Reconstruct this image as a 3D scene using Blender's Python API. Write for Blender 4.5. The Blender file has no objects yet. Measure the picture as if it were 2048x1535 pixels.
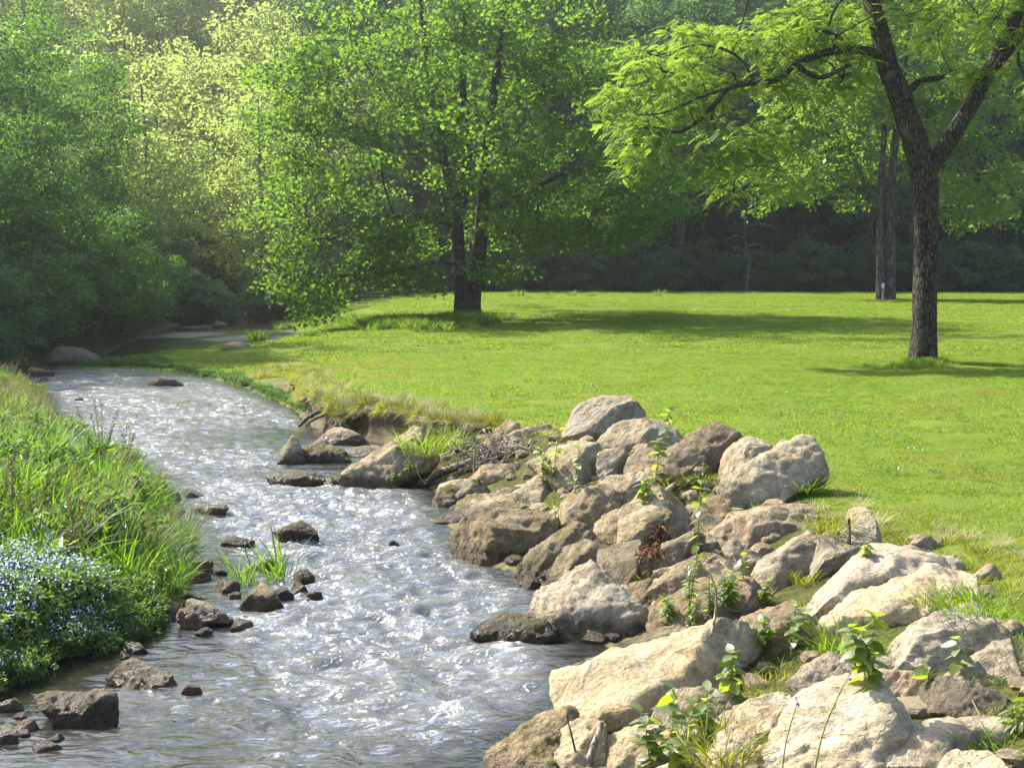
import bpy, bmesh, math, random
import numpy as np
from mathutils import Vector, Matrix

rng = np.random.default_rng(7)
random.seed(7)
SC = bpy.context.scene
COL = SC.collection

# ------------------------------------------------------------------ camera
FPX, CX, CY, HOR = 2844.0, 1024.0, 767.5, 555.0
CAM = np.array([0.0, 0.0, 1.8])
PITCH = math.atan((CY - HOR) / FPX)
cam_d = bpy.data.cameras.new('camera')
cam_d.sensor_width = 36.0
cam_d.lens = 36.0 * FPX / 2048.0
cam_d.clip_start = 0.1
cam_d.clip_end = 3000
cam_o = bpy.data.objects.new('camera', cam_d)
cam_o.location = CAM
cam_o.rotation_euler = (math.radians(90) - PITCH, 0, 0)
COL.objects.link(cam_o)
SC.camera = cam_o

# ------------------------------------------------------------------ sky and sun
SUN_EL, SUN_AZ = math.radians(43), math.radians(-60)      # azimuth from +Y, negative = left
SUN_DIR = np.array([math.sin(SUN_AZ) * math.cos(SUN_EL), math.cos(SUN_AZ) * math.cos(SUN_EL), math.sin(SUN_EL)])
world = bpy.data.worlds.new('World')
SC.world = world
world.use_nodes = True
wn = world.node_tree
wn.nodes.clear()
w_out = wn.nodes.new('ShaderNodeOutputWorld')
w_bg = wn.nodes.new('ShaderNodeBackground')
w_sky = wn.nodes.new('ShaderNodeTexSky')
w_sky.sky_type = 'NISHITA'
w_sky.sun_disc = False
w_sky.sun_elevation = SUN_EL
w_sky.sun_rotation = SUN_AZ
w_sky.dust_density = 2.6
w_sky.air_density = 1.0
w_bg.inputs['Strength'].default_value = 0.145
wn.links.new(w_sky.outputs[0], w_bg.inputs['Color'])
wn.links.new(w_bg.outputs[0], w_out.inputs['Surface'])
sun_d = bpy.data.lights.new('sun', 'SUN')
sun_d.energy = 4.8
sun_d.angle = math.radians(0.6)
sun_d.color = (1.0, 0.94, 0.82)
sun_o = bpy.data.objects.new('sun', sun_d)
sun_o.rotation_euler = Vector(SUN_DIR).to_track_quat('Z', 'Y').to_euler()
sun_o.location = (-20, 10, 40)
COL.objects.link(sun_o)
SC.view_settings.view_transform = 'Standard'
SC.view_settings.look = 'None'
SC.view_settings.gamma = 1.0
SC.view_settings.use_curve_mapping = False
SC.view_settings.exposure = 1.55
SC.cycles.use_denoising = True
SC.cycles.max_bounces = 7
SC.cycles.diffuse_bounces = 4
SC.cycles.glossy_bounces = 3
SC.cycles.transmission_bounces = 4
SC.cycles.transparent_max_bounces = 8
SC.cycles.volume_bounces = 0
SC.cycles.sample_clamp_indirect = 6.0
SC.cycles.caustics_reflective = False
SC.cycles.caustics_refractive = False

# ------------------------------------------------------------------ helpers
def ray(px, py):
    """direction of the photograph's line of sight through a pixel (y component = 1)"""
    x = (px - CX) / FPX
    y = (CY - py) / FPX
    c, s = math.cos(PITCH), math.sin(PITCH)
    d = np.array([x, c + y * s, -s + y * c])
    return d / d[1]

def at(px, py, dist):
    return CAM + ray(px, py) * dist

def hash3(i, j, k, seed):
    h = (i.astype(np.int64) * 374761393 + j.astype(np.int64) * 668265263 + k.astype(np.int64) * 2147483647 + seed * 1274126177) & 0xFFFFFFFF
    h = ((h ^ (h >> 13)) * 1274126177) & 0xFFFFFFFF
    h = h ^ (h >> 16)
    return (h & 0xFFFF) / 32767.5 - 1.0

def vnoise(P, seed=0):
    P = np.asarray(P, float)
    i = np.floor(P).astype(np.int64)
    f = P - i
    f = f * f * f * (f * (f * 6 - 15) + 10)
    r = 0
    for a in (0, 1):
        wa = f[:, 0] if a else 1 - f[:, 0]
        for b in (0, 1):
            wb = f[:, 1] if b else 1 - f[:, 1]
            for c in (0, 1):
                wc = f[:, 2] if c else 1 - f[:, 2]
                r = r + wa * wb * wc * hash3(i[:, 0] + a, i[:, 1] + b, i[:, 2] + c, seed)
    return r

def fbm(P, octv=4, seed=0, gain=0.5):
    P = np.asarray(P, float)
    r, a = 0, 1.0
    for o in range(octv):
        r = r + a * vnoise(P * (2.03 ** o) + 17.3 * o, seed + o)
        a *= gain
    return r

def sstep(a, b, x):
    t = np.clip((x - a) / (b - a), 0, 1)
    return t * t * (3 - 2 * t)

def np_mesh(name, V, F, smooth=False, attrs=None):
    """F: list of (n,k) index arrays"""
    me = bpy.data.meshes.new(name)
    V = np.asarray(V, np.float32)
    F = [np.asarray(f, np.int32) for f in F if len(f)]
    loops = np.concatenate([f.ravel() for f in F])
    sizes = np.concatenate([np.full(len(f), f.shape[1], np.int32) for f in F])
    starts = np.concatenate([[0], np.cumsum(sizes)[:-1]]).astype(np.int32)
    me.vertices.add(len(V))
    me.vertices.foreach_set('co', V.ravel())
    me.loops.add(len(loops))
    me.loops.foreach_set('vertex_index', loops)
    me.polygons.add(len(sizes))
    me.polygons.foreach_set('loop_start', starts)
    me.polygons.foreach_set('use_smooth', np.full(len(sizes), smooth, bool))
    for k, v in (attrs or {}).items():
        a = me.attributes.new(k, 'FLOAT', 'POINT')
        a.data.foreach_set('value', np.asarray(v, np.float32))
    me.update(calc_edges=True)
    return me

def obj(name, me, mat=None, parent=None, loc=None):
    o = bpy.data.objects.new(name, me)
    if mat is not None and me is not None and not me.materials:
        me.materials.append(mat)
    if parent is not None:
        o.parent = parent
    if loc is not None:
        o.location = [float(c) for c in loc]
    COL.objects.link(o)
    return o

def tag(o, label=None, cat=None, group=None, kind=None):
    if label: o['label'] = label
    if cat: o['category'] = cat
    if group: o['group'] = group
    if kind: o['kind'] = kind
    return o

def thing(name, label, cat, loc=(0, 0, 0), rotz=0.0, group=None):
    o = bpy.data.objects.new(name, None)
    o.location = [float(c) for c in loc]
    o.rotation_euler = (0, 0, rotz)
    o.empty_display_size = 0.1
    COL.objects.link(o)
    return tag(o, label, cat, group)

def dup(root, loc, rotz, scale=1.0, label=None, group=None):
    r = root.copy(); COL.objects.link(r)
    r.location = [float(c) for c in loc]; r.rotation_euler = (0, 0, rotz); r.scale = (scale,) * 3 if np.isscalar(scale) else scale
    if label: r['label'] = label
    if group: r['group'] = group
    for ch in list(root.children):
        c = ch.copy(); COL.objects.link(c); c.parent = r
        for g in list(ch.children):
            d = g.copy(); COL.objects.link(d); d.parent = c
    return r

class Buf:
    """collects vertices and faces for one mesh"""
    def __init__(s):
        s.V, s.F, s.n, s.R = [], {}, 0, []
    def add(s, V, F, rnd=0.0):
        V = np.asarray(V, float).reshape(-1, 3)
        for f in F:
            f = np.asarray(f, int)
            s.F.setdefault(f.shape[1], []).append(f + s.n)
        s.V.append(V); s.n += len(V)
        s.R.append(np.full(len(V), rnd) if np.isscalar(rnd) else np.asarray(rnd))
    def tube(s, P, R, k=6, rnd=0.0, cap=True, rough=0.0, seed=0):
        P = np.asarray(P, float); R = np.broadcast_to(np.asarray(R, float), (len(P),))
        T = np.gradient(P, axis=0)
        T /= np.linalg.norm(T, axis=1)[:, None] + 1e-9
        ref = np.array([0.31, 0.9, 0.2]) if abs(T[0, 2]) > 0.5 else np.array([0, 0, 1.0])
        A = np.cross(T, ref); A /= np.linalg.norm(A, axis=1)[:, None] + 1e-9
        B = np.cross(T, A)
        th = np.arange(k) * 2 * math.pi / k
        rr = R[:, None] * np.ones(k)[None]
        if rough:
            q = np.stack([np.cos(th)[None] * 2.2 + 0 * rr, np.sin(th)[None] * 2.2 + 0 * rr, P[:, 2:3] * 1.3 + 0 * rr], -1).reshape(-1, 3)
            rr = rr * (1 + rough * fbm(q, 3, seed).reshape(rr.shape))
        V = P[:, None] + A[:, None] * (np.cos(th)[None, :, None] * rr[..., None]) + B[:, None] * (np.sin(th)[None, :, None] * rr[..., None])
        n = len(P)
        i = np.arange(n - 1)[:, None] * k; j = np.arange(k)[None]; j2 = (j + 1) % k
        F = np.stack([i + j, i + j2, i + k + j2, i + k + j], -1).reshape(-1, 4)
        V = V.reshape(-1, 3)
        FF = [F]
        if cap:
            V = np.vstack([V, P[-1] + T[-1] * R[-1] * 0.6, P[0]])
            jj = np.arange(k)
            FF.append(np.stack([(n - 1) * k + jj, (n - 1) * k + (jj + 1) % k, np.full(k, n * k)], -1))
            FF.append(np.stack([(jj + 1) % k, jj, np.full(k, n * k + 1)], -1))
        s.add(V, FF, rnd)
    def instances(s, TV, TF, pos, t, nrm, size, rnd):
        """copies of a template (x along t, z along nrm)"""
        b = np.cross(nrm, t)
        size = np.broadcast_to(np.asarray(size, float), (len(pos),))
        V = pos[:, None] + size[:, None, None] * (TV[None, :, 0:1] * t[:, None] + TV[None, :, 1:2] * b[:, None] + TV[None, :, 2:3] * nrm[:, None])
        off = np.arange(len(pos)) * len(TV)
        F = [(np.asarray(f)[None] + off[:, None, None]).reshape(-1, np.asarray(f).shape[1]) for f in TF]
        s.add(V.reshape(-1, 3), F, np.repeat(rnd, len(TV)))
    def mesh(s, name, smooth=False):
        F = [np.concatenate(v) for v in s.F.values()]
        return np_mesh(name, np.concatenate(s.V), F, smooth, {'rnd': np.concatenate(s.R)})

def unit(v):
    return v / (np.linalg.norm(v, axis=-1, keepdims=True) + 1e-9)

def rand_dirs(n, r=rng):
    return unit(r.normal(size=(n, 3)))

# ------------------------------------------------------------------ materials
def new_mat(name):
    m = bpy.data.materials.new(name); m.use_nodes = True
    nt = m.node_tree; nt.nodes.clear()
    out = nt.nodes.new('ShaderNodeOutputMaterial')
    return m, nt, out

class N:
    def __init__(s, nt): s.nt = nt
    def __call__(s, typ, ins=None, **kw):
        n = s.nt.nodes.new(typ)
        for k, v in kw.items(): setattr(n, k, v)
        for k, v in (ins or {}).items():
            if isinstance(v, bpy.types.NodeSocket): s.nt.links.new(v, n.inputs[k])
            else: n.inputs[k].default_value = v
        return n
    def math(s, op, a, b=0.0, clamp=False):
        n = s.nt.nodes.new('ShaderNodeMath'); n.operation = op; n.use_clamp = clamp
        for i, v in enumerate((a, b)):
            if isinstance(v, bpy.types.NodeSocket): s.nt.links.new(v, n.inputs[i])
            else: n.inputs[i].default_value = v
        return n.outputs[0]
    def mix(s, f, a, b, blend='MIX'):
        n = s.nt.nodes.new('ShaderNodeMix'); n.data_type = 'RGBA'; n.blend_type = blend
        for i, v in ((0, f), (6, a), (7, b)):
            if isinstance(v, bpy.types.NodeSocket): s.nt.links.new(v, n.inputs[i])
            else: n.inputs[i].default_value = v if i == 0 or len(v) == 4 else (*v, 1)
        return n.outputs[2]
    def ramp(s, f, stops):
        n = s.nt.nodes.new('ShaderNodeValToRGB'); s.nt.links.new(f, n.inputs[0])
        e = n.color_ramp.elements
        while len(e) < len(stops): e.new(0.5)
        for k, (p, c) in enumerate(stops):
            e[k].position = p; e[k].color = (*c, 1) if len(c) == 3 else c
        return n.outputs[0]
    def rng(s, v, a, b, c=0.0, d=1.0):
        n = s('ShaderNodeMapRange', {0: v, 1: a, 2: b, 3: c, 4: d}); return n.outputs[0]

def leaf_mat(name, c1, c2, trans, tw=0.5, gloss=0.06, objvar=0.35, clump=0.6, rw=0.55):
    m, nt, out = new_mat(name); n = N(nt)
    at_ = n('ShaderNodeAttribute', attribute_name='rnd').outputs['Fac']
    oi = n('ShaderNodeObjectInfo')
    geo = n('ShaderNodeNewGeometry')
    ns = n('ShaderNodeTexNoise', {'Vector': geo.outputs['Position'], 'Scale': clump, 'Detail': 2.0}).outputs['Fac']
    f = n.math('ADD', n.math('MULTIPLY', at_, rw), n.math('MULTIPLY', n.math('SUBTRACT', ns, 0.3), 1.0), True)
    c = n.mix(f, c1, c2)
    c = n.mix(objvar, c, n.mix(oi.outputs['Random'], c1, c2))
    t = n.mix(0.5, trans, n.mix(1.0, c, (2.0, 2.0, 1.0), 'MULTIPLY'))
    d = n('ShaderNodeBsdfDiffuse', {'Color': c}).outputs[0]
    tr = n('ShaderNodeBsdfTranslucent', {'Color': t}).outputs[0]
    mx = n('ShaderNodeMixShader', {0: tw, 1: d, 2: tr}).outputs[0]
    g = n('ShaderNodeBsdfGlossy', {'Color': (0.9, 0.95, 1, 1), 'Roughness': 0.5}).outputs[0]
    fr = n.math('MULTIPLY', n('ShaderNodeLayerWeight', {'Blend': 0.3}).outputs['Fresnel'], gloss * 1.2)
    mx = n('ShaderNodeMixShader', {0: n.math('ADD', fr, gloss * 0.25), 1: mx, 2: g}).outputs[0]
    nt.links.new(mx, out.inputs['Surface'])
    return m

def bark_mat(name, c1, c2, c3, scale=14.0, stretch=0.16, bump=0.9, moss=0.0):
    m, nt, out = new_mat(name); n = N(nt)
    tc = n('ShaderNodeTexCoord').outputs['Object']
    mp = n('ShaderNodeMapping', {'Vector': tc, 'Scale': (1, 1, stretch)}).outputs[0]
    a = n('ShaderNodeTexNoise', {'Vector': mp, 'Scale': scale, 'Detail': 6.0, 'Roughness': 0.7, 'Distortion': 1.6}).outputs['Fac']
    v = n('ShaderNodeTexVoronoi', {'Vector': mp, 'Scale': scale * 0.9}, feature='DISTANCE_TO_EDGE').outputs['Distance']
    v = n.rng(v, 0.0, 0.22)
    h = n.math('ADD', n.math('MULTIPLY', v, 0.6), n.math('MULTIPLY', a, 0.7))
    c = n.ramp(h, [(0.2, c1), (0.6, c2), (0.95, c3)])
    b = n('ShaderNodeTexNoise', {'Vector': tc, 'Scale': 2.2, 'Detail': 4.0}).outputs['Fac']
    c = n.mix(n.rng(b, 0.6, 0.75, 0, 0.55), c, (0.20, 0.21, 0.18))
    if moss:
        c = n.mix(n.rng(b, 0.5, 0.3, 0, moss), c, (0.07, 0.075, 0.02))
    bm = n('ShaderNodeBump', {'Height': h, 'Strength': bump, 'Distance': 0.05}).outputs[0]
    p = n('ShaderNodeBsdfPrincipled', {'Base Color': c, 'Roughness': 0.92, 'Normal': bm, 'Specular IOR Level': 0.2})
    nt.links.new(p.outputs[0], out.inputs['Surface'])
    return m

def rock_mat():
    m, nt, out = new_mat('weathered_gneiss'); n = N(nt)
    tc = n('ShaderNodeTexCoord').outputs['Object']
    geo = n('ShaderNodeNewGeometry')
    oi = n('ShaderNodeObjectInfo')
    off = n('ShaderNodeVectorMath', {0: tc, 1: n('ShaderNodeCombineXYZ', {0: n.math('MULTIPLY', oi.outputs['Random'], 40.0), 1: n.math('MULTIPLY', oi.outputs['Random'], 17.0)}).outputs[0]}, operation='ADD').outputs[0]
    rot = n('ShaderNodeVectorRotate', {'Vector': off, 'Axis': (0.3, 0.8, 0.5), 'Angle': n.math('MULTIPLY', oi.outputs['Random'], 2.5)}).outputs[0]
    mp = n('ShaderNodeMapping', {'Vector': rot, 'Scale': (0.7, 0.9, 1.7)}).outputs[0]
    big = n('ShaderNodeTexNoise', {'Vector': off, 'Scale': 3.2, 'Detail': 6.0, 'Roughness': 0.62, 'Distortion': 0.5}).outputs['Fac']
    band = n('ShaderNodeTexNoise', {'Vector': mp, 'Scale': 6.0, 'Detail': 7.0, 'Roughness': 0.68, 'Distortion': 1.0}).outputs['Fac']
    fine = n('ShaderNodeTexNoise', {'Vector': off, 'Scale': 40.0, 'Detail': 7.0, 'Roughness': 0.75}).outputs['Fac']
    base = n.ramp(band, [(0.30, (0.17, 0.155, 0.14)), (0.44, (0.35, 0.305, 0.235)), (0.56, (0.49, 0.43, 0.33)), (0.70, (0.60, 0.56, 0.49))])
    base = n.mix(n.rng(big, 0.42, 0.66, 0, 0.6), base, (0.46, 0.36, 0.22))
    base = n.mix(n.rng(big, 0.5, 0.3, 0, 0.5), base, (0.30, 0.29, 0.28))
    base = n.mix(n.rng(fine, 0.32, 0.62, 0.0, 1.0), n.mix(0.6, base, (0.09, 0.08, 0.07)), base)
    base = n.mix(1.0, base, oi.outputs['Color'], 'MULTIPLY')
    # lichen blotches
    li = n('ShaderNodeTexNoise', {'Vector': off, 'Scale': 9.0, 'Detail': 4.0, 'Roughness': 0.7}).outputs['Fac']
    base = n.mix(n.rng(li, 0.62, 0.70, 0, 0.4), base, (0.20, 0.20, 0.15))
    sep = n('ShaderNodeSeparateXYZ', {0: geo.outputs['Position']})
    nz = n('ShaderNodeSeparateXYZ', {0: geo.outputs['Normal']}).outputs['Z']
    ms = n('ShaderNodeTexNoise', {'Vector': off, 'Scale': 4.5, 'Detail': 6.0, 'Roughness': 0.7}).outputs['Fac']
    mossf = n.math('MULTIPLY', n.rng(n.math('ADD', ms, n.math('MULTIPLY', nz, 0.06)), 0.50, 0.60), oi.outputs['Alpha'], True)
    mossc = n.mix(n.rng(fine, 0.35, 0.65), (0.035, 0.035, 0.008), (0.15, 0.135, 0.025))
    base = n.mix(mossf, base, mossc)
    wv = n('ShaderNodeVectorMath', {0: rot, 1: n('ShaderNodeTexNoise', {'Vector': off, 'Scale': 2.5, 'Detail': 4.0}).outputs['Color']}, operation='ADD').outputs[0]
    ck = n('ShaderNodeTexVoronoi', {'Vector': n('ShaderNodeMapping', {'Vector': wv, 'Scale': (0.7, 1.0, 2.2)}).outputs[0], 'Scale': 2.6}, feature='DISTANCE_TO_EDGE').outputs['Distance']
    crack = n.math('MULTIPLY', n.rng(ck, 0.028, 0.004), n.rng(big, 0.44, 0.56), True)
    base = n.mix(n.math('MULTIPLY', crack, 0.12), base, (0.05, 0.04, 0.03))
    dirt = n('ShaderNodeTexNoise', {'Vector': off, 'Scale': 5.5, 'Detail': 8.0, 'Roughness': 0.8}).outputs['Fac']
    base = n.mix(n.rng(dirt, 0.52, 0.66, 0, 0.42), base, n.mix(1.0, base, (0.52, 0.47, 0.38), 'MULTIPLY'))
    # wet band above the water line
    wz = n.math('ADD', sep.outputs['Z'], n.math('MULTIPLY', n.math('SUBTRACT', ms, 0.5), 0.22))
    wet = n.rng(wz, -0.52, -0.60)
    base = n.mix(wet, base, n.mix(1.0, base, (0.30, 0.27, 0.24), 'MULTIPLY'))
    hgt = n.math('ADD', n.math('MULTIPLY', band, 1.0), n.math('MULTIPLY', fine, 0.28))
    hgt = n.math('ADD', hgt, n.math('MULTIPLY', mossf, 0.25))
    hgt = n.math('SUBTRACT', hgt, n.math('MULTIPLY', crack, 0.12))
    bm = n('ShaderNodeBump', {'Height': hgt, 'Strength': 1.0, 'Distance': 0.09}).outputs[0]
    p = n('ShaderNodeBsdfPrincipled', {'Base Color': base, 'Roughness': n.rng(wet, 0, 1, 0.9, 0.35), 'Normal': bm, 'Specular IOR Level': 0.3})
    nt.links.new(p.outputs[0], out.inputs['Surface'])
    return m

def ground_mat():
    m, nt, out = new_mat('turf_and_soil'); n = N(nt)
    geo = n('ShaderNodeNewGeometry'); P = geo.outputs['Position']
    soil = n('ShaderNodeAttribute', attribute_name='soil').outputs['Fac']
    forest = n('ShaderNodeAttribute', attribute_name='forest').outputs['Fac']
    n1 = n('ShaderNodeTexNoise', {'Vector': P, 'Scale': 0.35, 'Detail': 5.0, 'Roughness': 0.6}).outputs['Fac']
    n2 = n('ShaderNodeTexNoise', {'Vector': P, 'Scale': 28.0, 'Detail': 4.0, 'Roughness': 0.7}).outputs['Fac']
    n3 = n('ShaderNodeTexNoise', {'Vector': P, 'Scale': 2.5, 'Detail': 5.0, 'Roughness': 0.65}).outputs['Fac']
    g = n.mix(n.rng(n1, 0.35, 0.65), (0.11, 0.175, 0.016), (0.17, 0.215, 0.022))
    g = n.mix(n.rng(n2, 0.3, 0.7), n.mix(0.35, g, (0.05, 0.09, 0.01)), g)
    s = n.ramp(n3, [(0.3, (0.022, 0.014, 0.009)), (0.55, (0.06, 0.04, 0.024)), (0.75, (0.13, 0.095, 0.06))])
    vo = n('ShaderNodeTexVoronoi', {'Vector': P, 'Scale': 14.0, 'Randomness': 1.0})
    peb = n.mix(n('ShaderNodeSeparateXYZ', {0: vo.outputs['Color']}).outputs[0], (0.09, 0.07, 0.05), (0.26, 0.21, 0.15))
    z = n('ShaderNodeSeparateXYZ', {0: P}).outputs['Z']
    s = n.mix(n.rng(z, -0.52, -0.66), s, peb)
    s = n.mix(n.rng(z, -0.66, -0.74), s, n.mix(1.0, s, (0.5, 0.46, 0.38), 'MULTIPLY'))
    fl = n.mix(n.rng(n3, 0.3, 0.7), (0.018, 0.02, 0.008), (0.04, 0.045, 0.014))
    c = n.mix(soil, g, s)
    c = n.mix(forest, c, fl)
    h = n.math('ADD', n.math('MULTIPLY', n2, 0.6), n.math('MULTIPLY', n.math('MULTIPLY', vo.outputs['Distance'], -1.0), soil))
    bm = n('ShaderNodeBump', {'Height': h, 'Strength': 0.8, 'Distance': 0.05}).outputs[0]
    p = n('ShaderNodeBsdfPrincipled', {'Base Color': c, 'Roughness': 0.95, 'Normal': bm, 'Specular IOR Level': 0.1})
    nt.links.new(p.outputs[0], out.inputs['Surface'])
    return m

def water_mat():
    m, nt, out = new_mat('running_water'); n = N(nt)
    geo = n('ShaderNodeNewGeometry'); P = geo.outputs['Position']
    rif = n('ShaderNodeAttribute', attribute_name='riffle').outputs['Fac']
    foam_glint = n('ShaderNodeAttribute', attribute_name='foam_glint').outputs['Fac']
    mp = n('ShaderNodeMapping', {'Vector': P, 'Rotation': (0, 0, math.radians(12)), 'Scale': (0.5, 1.0, 1.0)}).outputs[0]
    a = n('ShaderNodeTexNoise', {'Vector': mp, 'Scale': 6.5, 'Detail': 3.0, 'Roughness': 0.55, 'Distortion': 0.9}).outputs['Fac']
    b = n('ShaderNodeTexNoise', {'Vector': mp, 'Scale': 17.0, 'Detail': 3.0, 'Roughness': 0.6, 'Distortion': 0.8}).outputs['Fac']
    lo = n('ShaderNodeTexNoise', {'Vector': mp, 'Scale': 1.6, 'Detail': 2.0}).outputs['Fac']
    h = n.math('ADD', n.math('ADD', a, n.math('MULTIPLY', lo, 0.8)), n.math('MULTIPLY', b, 0.2))
    bm = n('ShaderNodeBump', {'Height': h, 'Strength': n.rng(rif, 0, 1, 0.06, 1.0), 'Distance': 0.12}).outputs[0]
    gl = n('ShaderNodeBsdfGlossy', {'Color': (1, 1, 1, 1), 'Roughness': 0.12, 'Normal': bm}).outputs[0]
    tr = n('ShaderNodeBsdfTransparent', {'Color': (0.62, 0.56, 0.42, 1)}).outputs[0]
    body = n('ShaderNodeBsdfDiffuse', {'Color': n.mix(n.rng(rif, 0.25, 1.0), (0.028, 0.027, 0.018), (0.20, 0.21, 0.20))}).outputs[0]
    under = n('ShaderNodeMixShader', {0: 0.5, 1: tr, 2: body}).outputs[0]
    fr = n('ShaderNodeFresnel', {'IOR': 1.62, 'Normal': bm}).outputs[0]
    mx = n('ShaderNodeMixShader', {0: fr, 1: under, 2: gl}).outputs[0]
    ff = n('ShaderNodeTexNoise', {'Vector': mp, 'Scale': 24.0, 'Detail': 5.0, 'Roughness': 0.75, 'Distortion': 1.5}).outputs['Fac']
    fm = n.rng(n.math('ADD', n.math('MULTIPLY', foam_glint, 0.55), n.math('MULTIPLY', ff, 0.6)), 0.62, 0.86, 0, 0.9)  # white foam, also painted in place of sun and sky glints
    fd = n('ShaderNodeBsdfDiffuse', {'Color': (0.82, 0.84, 0.86, 1), 'Normal': bm}).outputs[0]
    mx = n('ShaderNodeMixShader', {0: fm, 1: mx, 2: fd}).outputs[0]
    nt.links.new(mx, out.inputs['Surface'])
    return m

def plain_mat(name, c1, c2, scale=20.0, rough=0.85):
    m, nt, out = new_mat(name); n = N(nt)
    tc = n('ShaderNodeTexCoord').outputs['Object']
    a = n('ShaderNodeTexNoise', {'Vector': tc, 'Scale': scale, 'Detail': 4.0}).outputs['Fac']
    c = n.mix(n.rng(a, 0.3, 0.7), c1, c2)
    bm = n('ShaderNodeBump', {'Height': a, 'Strength': 0.5, 'Distance': 0.01}).outputs[0]
    p = n('ShaderNodeBsdfPrincipled', {'Base Color': c, 'Roughness': rough, 'Normal': bm})
    nt.links.new(p.outputs[0], out.inputs['Surface'])
    return m

M_GROUND = ground_mat(); M_WATER = water_mat(); M_ROCK = rock_mat()
M_LAWN = leaf_mat('lawn_blade', (0.075, 0.145, 0.016), (0.185, 0.205, 0.04), (0.32, 0.46, 0.03), 0.5, 0.01, 0.0, 0.28, 0.25)
M_BANKGRASS = leaf_mat('bank_grass_blade', (0.09, 0.125, 0.012), (0.20, 0.18, 0.03), (0.36, 0.38, 0.02), 0.5, 0.02, 0.0, 0.8)
M_TALL = leaf_mat('tall_grass_blade', (0.04, 0.10, 0.014), (0.085, 0.145, 0.02), (0.24, 0.42, 0.02), 0.5, 0.012, 0.0, 1.2)
M_BLUEGRASS = leaf_mat('bluish_grass_blade', (0.05, 0.11, 0.035), (0.09, 0.15, 0.045), (0.18, 0.32, 0.05), 0.45, 0.03, 0.0, 1.2)
M_STRAW = leaf_mat('straw_seed_grass', (0.28, 0.25, 0.14), (0.42, 0.38, 0.24), (0.42, 0.38, 0.2), 0.45, 0.02, 0.0, 1.2)
M_HERB = leaf_mat('forget_me_not_leaf', (0.06, 0.115, 0.03), (0.10, 0.155, 0.045), (0.22, 0.34, 0.05), 0.45, 0.05, 0.0, 1.2)
M_WEED = leaf_mat('weed_leaf', (0.07, 0.13, 0.018), (0.13, 0.17, 0.03), (0.42, 0.52, 0.03), 0.6, 0.05, 0.3, 1.5)
M_WALNUT = leaf_mat('walnut_leaflet', (0.065, 0.125, 0.018), (0.105, 0.165, 0.03), (0.38, 0.54, 0.05), 0.55, 0.06, 0.0, 0.7)
M_MAPLE = leaf_mat('maple_leaf', (0.018, 0.075, 0.028), (0.05, 0.115, 0.022), (0.34, 0.52, 0.03), 0.52, 0.03, 0.0, 0.6)
M_BACK = leaf_mat('back_tree_leaf', (0.05, 0.12, 0.022), (0.095, 0.16, 0.025), (0.32, 0.48, 0.04), 0.55, 0.04, 0.0, 0.3)
M_BANKTREE = leaf_mat('bank_tree_leaf', (0.018, 0.075, 0.034), (0.06, 0.125, 0.022), (0.20, 0.38, 0.02), 0.5, 0.08, 0.35, 0.7)
M_FOREST = leaf_mat('forest_leaf', (0.035, 0.095, 0.048), (0.07, 0.135, 0.045), (0.20, 0.34, 0.05), 0.48, 0.05, 0.5, 0.25)
M_SUNTREE = leaf_mat('hillside_leaf_glow_tint', (0.11, 0.17, 0.055), (0.20, 0.245, 0.085), (0.52, 0.64, 0.17), 0.62, 0.04, 0.4, 0.2)  # leaf colour paled to paint in the hazy glow over the slope
M_HEM = leaf_mat('hemlock_needle', (0.022, 0.06, 0.034), (0.045, 0.09, 0.042), (0.08, 0.15, 0.04), 0.35, 0.04, 0.4, 0.25)
M_BARK = bark_mat('walnut_bark', (0.007, 0.005, 0.004), (0.026, 0.020, 0.015), (0.085, 0.072, 0.06), 17.0, 0.28, 1.0, 0.5)
M_BARK2 = bark_mat('forest_bark', (0.02, 0.016, 0.012), (0.06, 0.05, 0.04), (0.13, 0.115, 0.095), 7.0, 0.2, 0.7)
M_BARKG = bark_mat('grey_bark', (0.02, 0.018, 0.016), (0.055, 0.05, 0.045), (0.12, 0.11, 0.10), 8.0, 0.18, 0.8)
M_DRIFT = bark_mat('driftwood', (0.10, 0.08, 0.06), (0.24, 0.195, 0.15), (0.38, 0.33, 0.27), 30.0, 0.3, 0.5)
M_DEAD = bark_mat('dead_wood', (0.04, 0.035, 0.03), (0.08, 0.075, 0.07), (0.14, 0.13, 0.12), 10.0, 0.2, 0.5)
M_ROOT = bark_mat('root_bark', (0.035, 0.025, 0.018), (0.10, 0.075, 0.055), (0.20, 0.16, 0.12), 24.0, 0.3, 0.6)
M_STEM = plain_mat('green_stem', (0.10, 0.14, 0.03), (0.17, 0.17, 0.05))
M_REDSTEM = plain_mat('brown_seed_stalk', (0.12, 0.07, 0.03), (0.19, 0.13, 0.05))
M_PETAL = plain_mat('pale_blue_petal', (0.50, 0.60, 0.82), (0.66, 0.74, 0.90), 40.0, 0.7)
M_PURPLE = plain_mat('violet_petal', (0.16, 0.07, 0.42), (0.24, 0.12, 0.55), 60.0, 0.7)
M_DRYLEAF = leaf_mat('dry_leaf', (0.10, 0.045, 0.03), (0.20, 0.11, 0.07), (0.2, 0.1, 0.05), 0.2, 0.02, 0.0, 3.0)
M_POST = plain_mat('weathered_white_paint', (0.55, 0.56, 0.56), (0.70, 0.71, 0.72))
M_RAIL = plain_mat('grey_timber', (0.16, 0.15, 0.15), (0.25, 0.24, 0.24))
# ------------------------------------------------------------------ terrain: the stream bed, its banks, lawn and hill
ZW = -0.7
def wpt(px, py):
    d = ray(px, py); t = (ZW - CAM[2]) / d[2]
    p = CAM + d * t
    return p[:2]
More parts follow.
